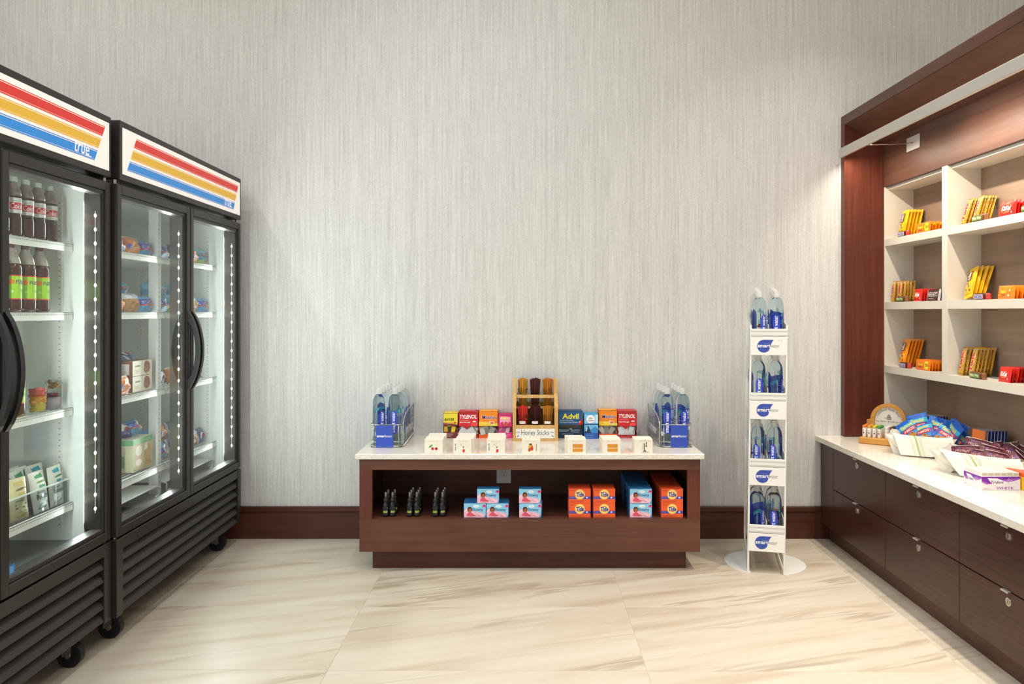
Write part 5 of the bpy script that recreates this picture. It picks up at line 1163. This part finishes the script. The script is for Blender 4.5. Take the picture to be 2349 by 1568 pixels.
BG = {'or': bag('pretzel_bag', .115, .085, .05, 'e08a48', d_or, 41, z_or), 'bl': bag('chip_bag', .132, .078, .055, '4aa4dc', d_bl, 42, z_bl), 'mu': bag('snack_bag', .105, .090, .05, '7cc0e0', d_mu, 43, z_mu),
      'br': bag('pretzel_bag', .115, .088, .05, 'b88450', d_br, 44, z_br), 'na': bag('cookie_bag', .120, .085, .04, '33427c', d_na, 45, z_na)}
BN = {'or': 'orange', 'bl': 'light blue', 'mu': 'blue and green', 'br': 'brown', 'na': 'navy blue'}
def gran(kind):
    g = G(); w, h, d = (.190, .072, .12) if kind == 'cream' else (.185, .150, .12)
    g.box(-w / 2, 0, 0, w / 2, d, h, ('8a5a4a' if kind == 'cream' else 'e2ddc4') + ':.4', .001); g.M = FR(0, -.0004, 0); a = w / 2
    if kind == 'cream':
        g.rect(-a + .001, .001, a - .001, h - .001, 'f0e8d2:.4', 0); g.disc(a * .42, h * .52, .034, '9a5a3c:.5', .0004, .030)
        r = random.Random(3)
        for k in range(26): q = math.sqrt((k + 1) / 27); g.disc(a * .42 + .030 * q * math.cos(k * 2.4), h * .52 + .026 * q * math.sin(k * 2.4), .0042, r.choice(['b87a4c', '7c4430', 'c8946a', '8f5034']), .0007, n=7)
        g.poly([(a * .02, h * .92), (a * .14, h * .95), (a * .1, h * .3), (a * .02, h * .5)], 'fbf6e8:.4', .0009); g.lines(-a * .75, h * .60, -a * .1, h * .74, 1, '8a6a54', .0008, .7); g.lines(-a * .8, h * .2, -a * .3, h * .45, 3, 'c8b8a0', .0008)
    else:
        g.rect(-a + .001, .001, a - .001, h - .001, 'cdb98c:.4', 0); g.rect(-a + .001, h * .82, a - .001, h - .001, '6cae74:.4', .0004); [g.ring(-a * .05 + a * .11 * k, h * .90, a * .03, a * .045, 'e4f0dc:.4', .0008, 8, .7 * k, .7 * k + 4.4, 1.1) for k in range(8)]
        g.disc(-a * .45, h * .62, a * .36, 'efe6d8:.4', .0006, h * .16); g.disc(-a * .45, h * .40, a * .38, 'd2a878:.4', .0005, h * .14); g.disc(-a * .45, h * .26, a * .34, 'f0ddd2:.4', .0007, h * .10); g.disc(a * .5, h * .42, a * .40, 'c09a58:.4', .0006, h * .34); g.poly([(a * .12, h * .56), (a * .46, h * .62), (a * .46, h * .80), (a * .14, h * .76)], 'efe8d0:.4', .0009)
        for k in range(9): g.disc(a * (.25 + .07 * k), h * (.14 + .04 * (k % 4)), .008, ['7e9a4c', 'd8a04c', 'a86a3c'][k % 3] + ':.4', .0009, .006, 9)
    g.M = Matrix.Translation((-w / 2 - .0004, d / 2, 0)) @ LEFT(0, 0, 0)
    if kind == 'cream': g.rect(-.045, .008, .045, h - .014, 'e6e2e0:.4', 0); g.lines(-.040, .012, .036, h - .018, 7, 'a8a4a4', .0003)
    else: g.rect(-.05, .004, .05, h * .82, 'dcd8b8:.4', 0); g.rect(-.05, .02, .02, h * .5, '8fae84:.4', .0003); g.rect(-.059, h * .82, .059, h - .001, '7cb483:.4', .0002)
    return Proto(tag(g.build('food_carton'), 'x', 'carton'))
GRN, CRM = gran('green'), gran('cream')
def bput(k, d, X, z, lab, rx=-.15, rz=0., ry=0.): BG[k].put((X, d, z), (rx, ry, AF + rz), BN[k] + ' bag ' + lab, 'bags of snacks in the far fridge')
D1 = [3.16, 3.29, 3.42, 3.545, 3.665]; D2 = [3.84, 3.96, 4.08, 4.20, 4.305]
sq = [['bl', 'br', 'bl', 'or', 'bl', 'bl', 'na', 'bl', 'or', 'mu'], ['mu', 'bl', 'or', 'br', 'bl', 'bl', 'mu', 'or', 'br', 'bl']]
for s, (zs, nm) in enumerate(((1.6105, 'top shelf'), (1.3455, 'second shelf'))):
    for i, d in enumerate(D1 + D2):
        bput(sq[s][i], d, -1.832, zs, '%s from the near end along the front of the %s' % (ORD[i], nm), -.2, .12 * ((i % 3) - 1))
for i, d in enumerate((3.22, 3.35, 3.49, 3.63, 3.90, 4.04, 4.16)):
    bput('mu', d, -1.930, 1.3455 + .058, '%s in the upper rear row of the second shelf' % ORD[i], -.15, .1 * ((i % 3) - 1), .1)
for i, d in enumerate((3.2, 3.4, 3.60, 3.92, 4.12, 4.27)):
    bput('mu' if i == 5 else 'bl', d, -1.935, 1.6105, '%s in the rear row of the top shelf' % ORD[i], -.1, .1)
for i, d in enumerate((3.285, 3.585)):
    for l in (0, 1): CRM.put((-1.802, d, .9755 + .0725 * l), (0, 0, AF), 'cream granola carton, %s, in the %s stack on the third shelf' % (('lower', 'upper')[l], ('near', 'far')[i]), 'cream cartons in the far fridge')
bput('or', 3.395, -1.800, .9755, 'between the two cream carton stacks', -.1)
for i, d in enumerate((3.25, 3.34, 3.53, 3.62)):
    bput('na', d, -1.86, 1.121, 'lying %s on top of the cream cartons' % ORD[i], -1.35, .2 * (i % 2))
for i, d in enumerate(D2): bput(['na', 'or', 'bl', 'na', 'na'][i], d - .01, -1.835, .9755, '%s from the centre post on the third shelf' % ORD[i], -.2 if i < 4 else -1.3, .1)
for i, d in enumerate((3.290, 3.590)):
    GRN.put((-1.802, d, .6075), (0, 0, AF), 'green topped food carton, %s on the fourth shelf' % ('near the door handle side' if False else ('farther from the centre post', 'beside the centre post')[i]), 'green cartons in the far fridge')
for i, d in enumerate((3.20, 3.32, 3.44, 3.55, 3.65)): bput(['bl', 'na', 'bl', 'na', 'bl'][i], d, -1.870, .758, '%s lying on top of the green cartons' % ORD[i], -.5, .2 * ((i % 3) - 1), .25 * (i % 2))
for i, d in enumerate((3.26, 3.38, 3.50, 3.62)): bput('na', d, -1.955, .758 + .02, '%s in the rear row behind the green cartons' % ORD[i], -.3, .15, .3)
for i, d in enumerate(D2): bput(['bl', 'na', 'bl', 'br', 'na'][i], d, -1.835, .6075, '%s from the centre post on the fourth shelf' % ORD[i], -.25, .1)
for i, d in enumerate((3.85, 3.98, 4.10, 4.22)): bput(['bl', 'or', 'na', 'br'][i], d, -1.90, .6075 + .07, '%s in the upper row beyond the centre post, fourth shelf' % ORD[i], -.3, .1)
# low white rack on the floor of the far fridge
for a, b in ((.07, .66), (.74, FW - .07)):
    g = G(); g.box(a, .14, .500, b, .62, .506, 'white_metal', .001)
    for x in (a, b): g.tube([(x, .15, .503), (x, .135, .498), (x, .135, .460), (x + (.04 if x == a else -.04), .135, .460)], .004, 'white_metal')
    g.build('floor_rack', fr2)
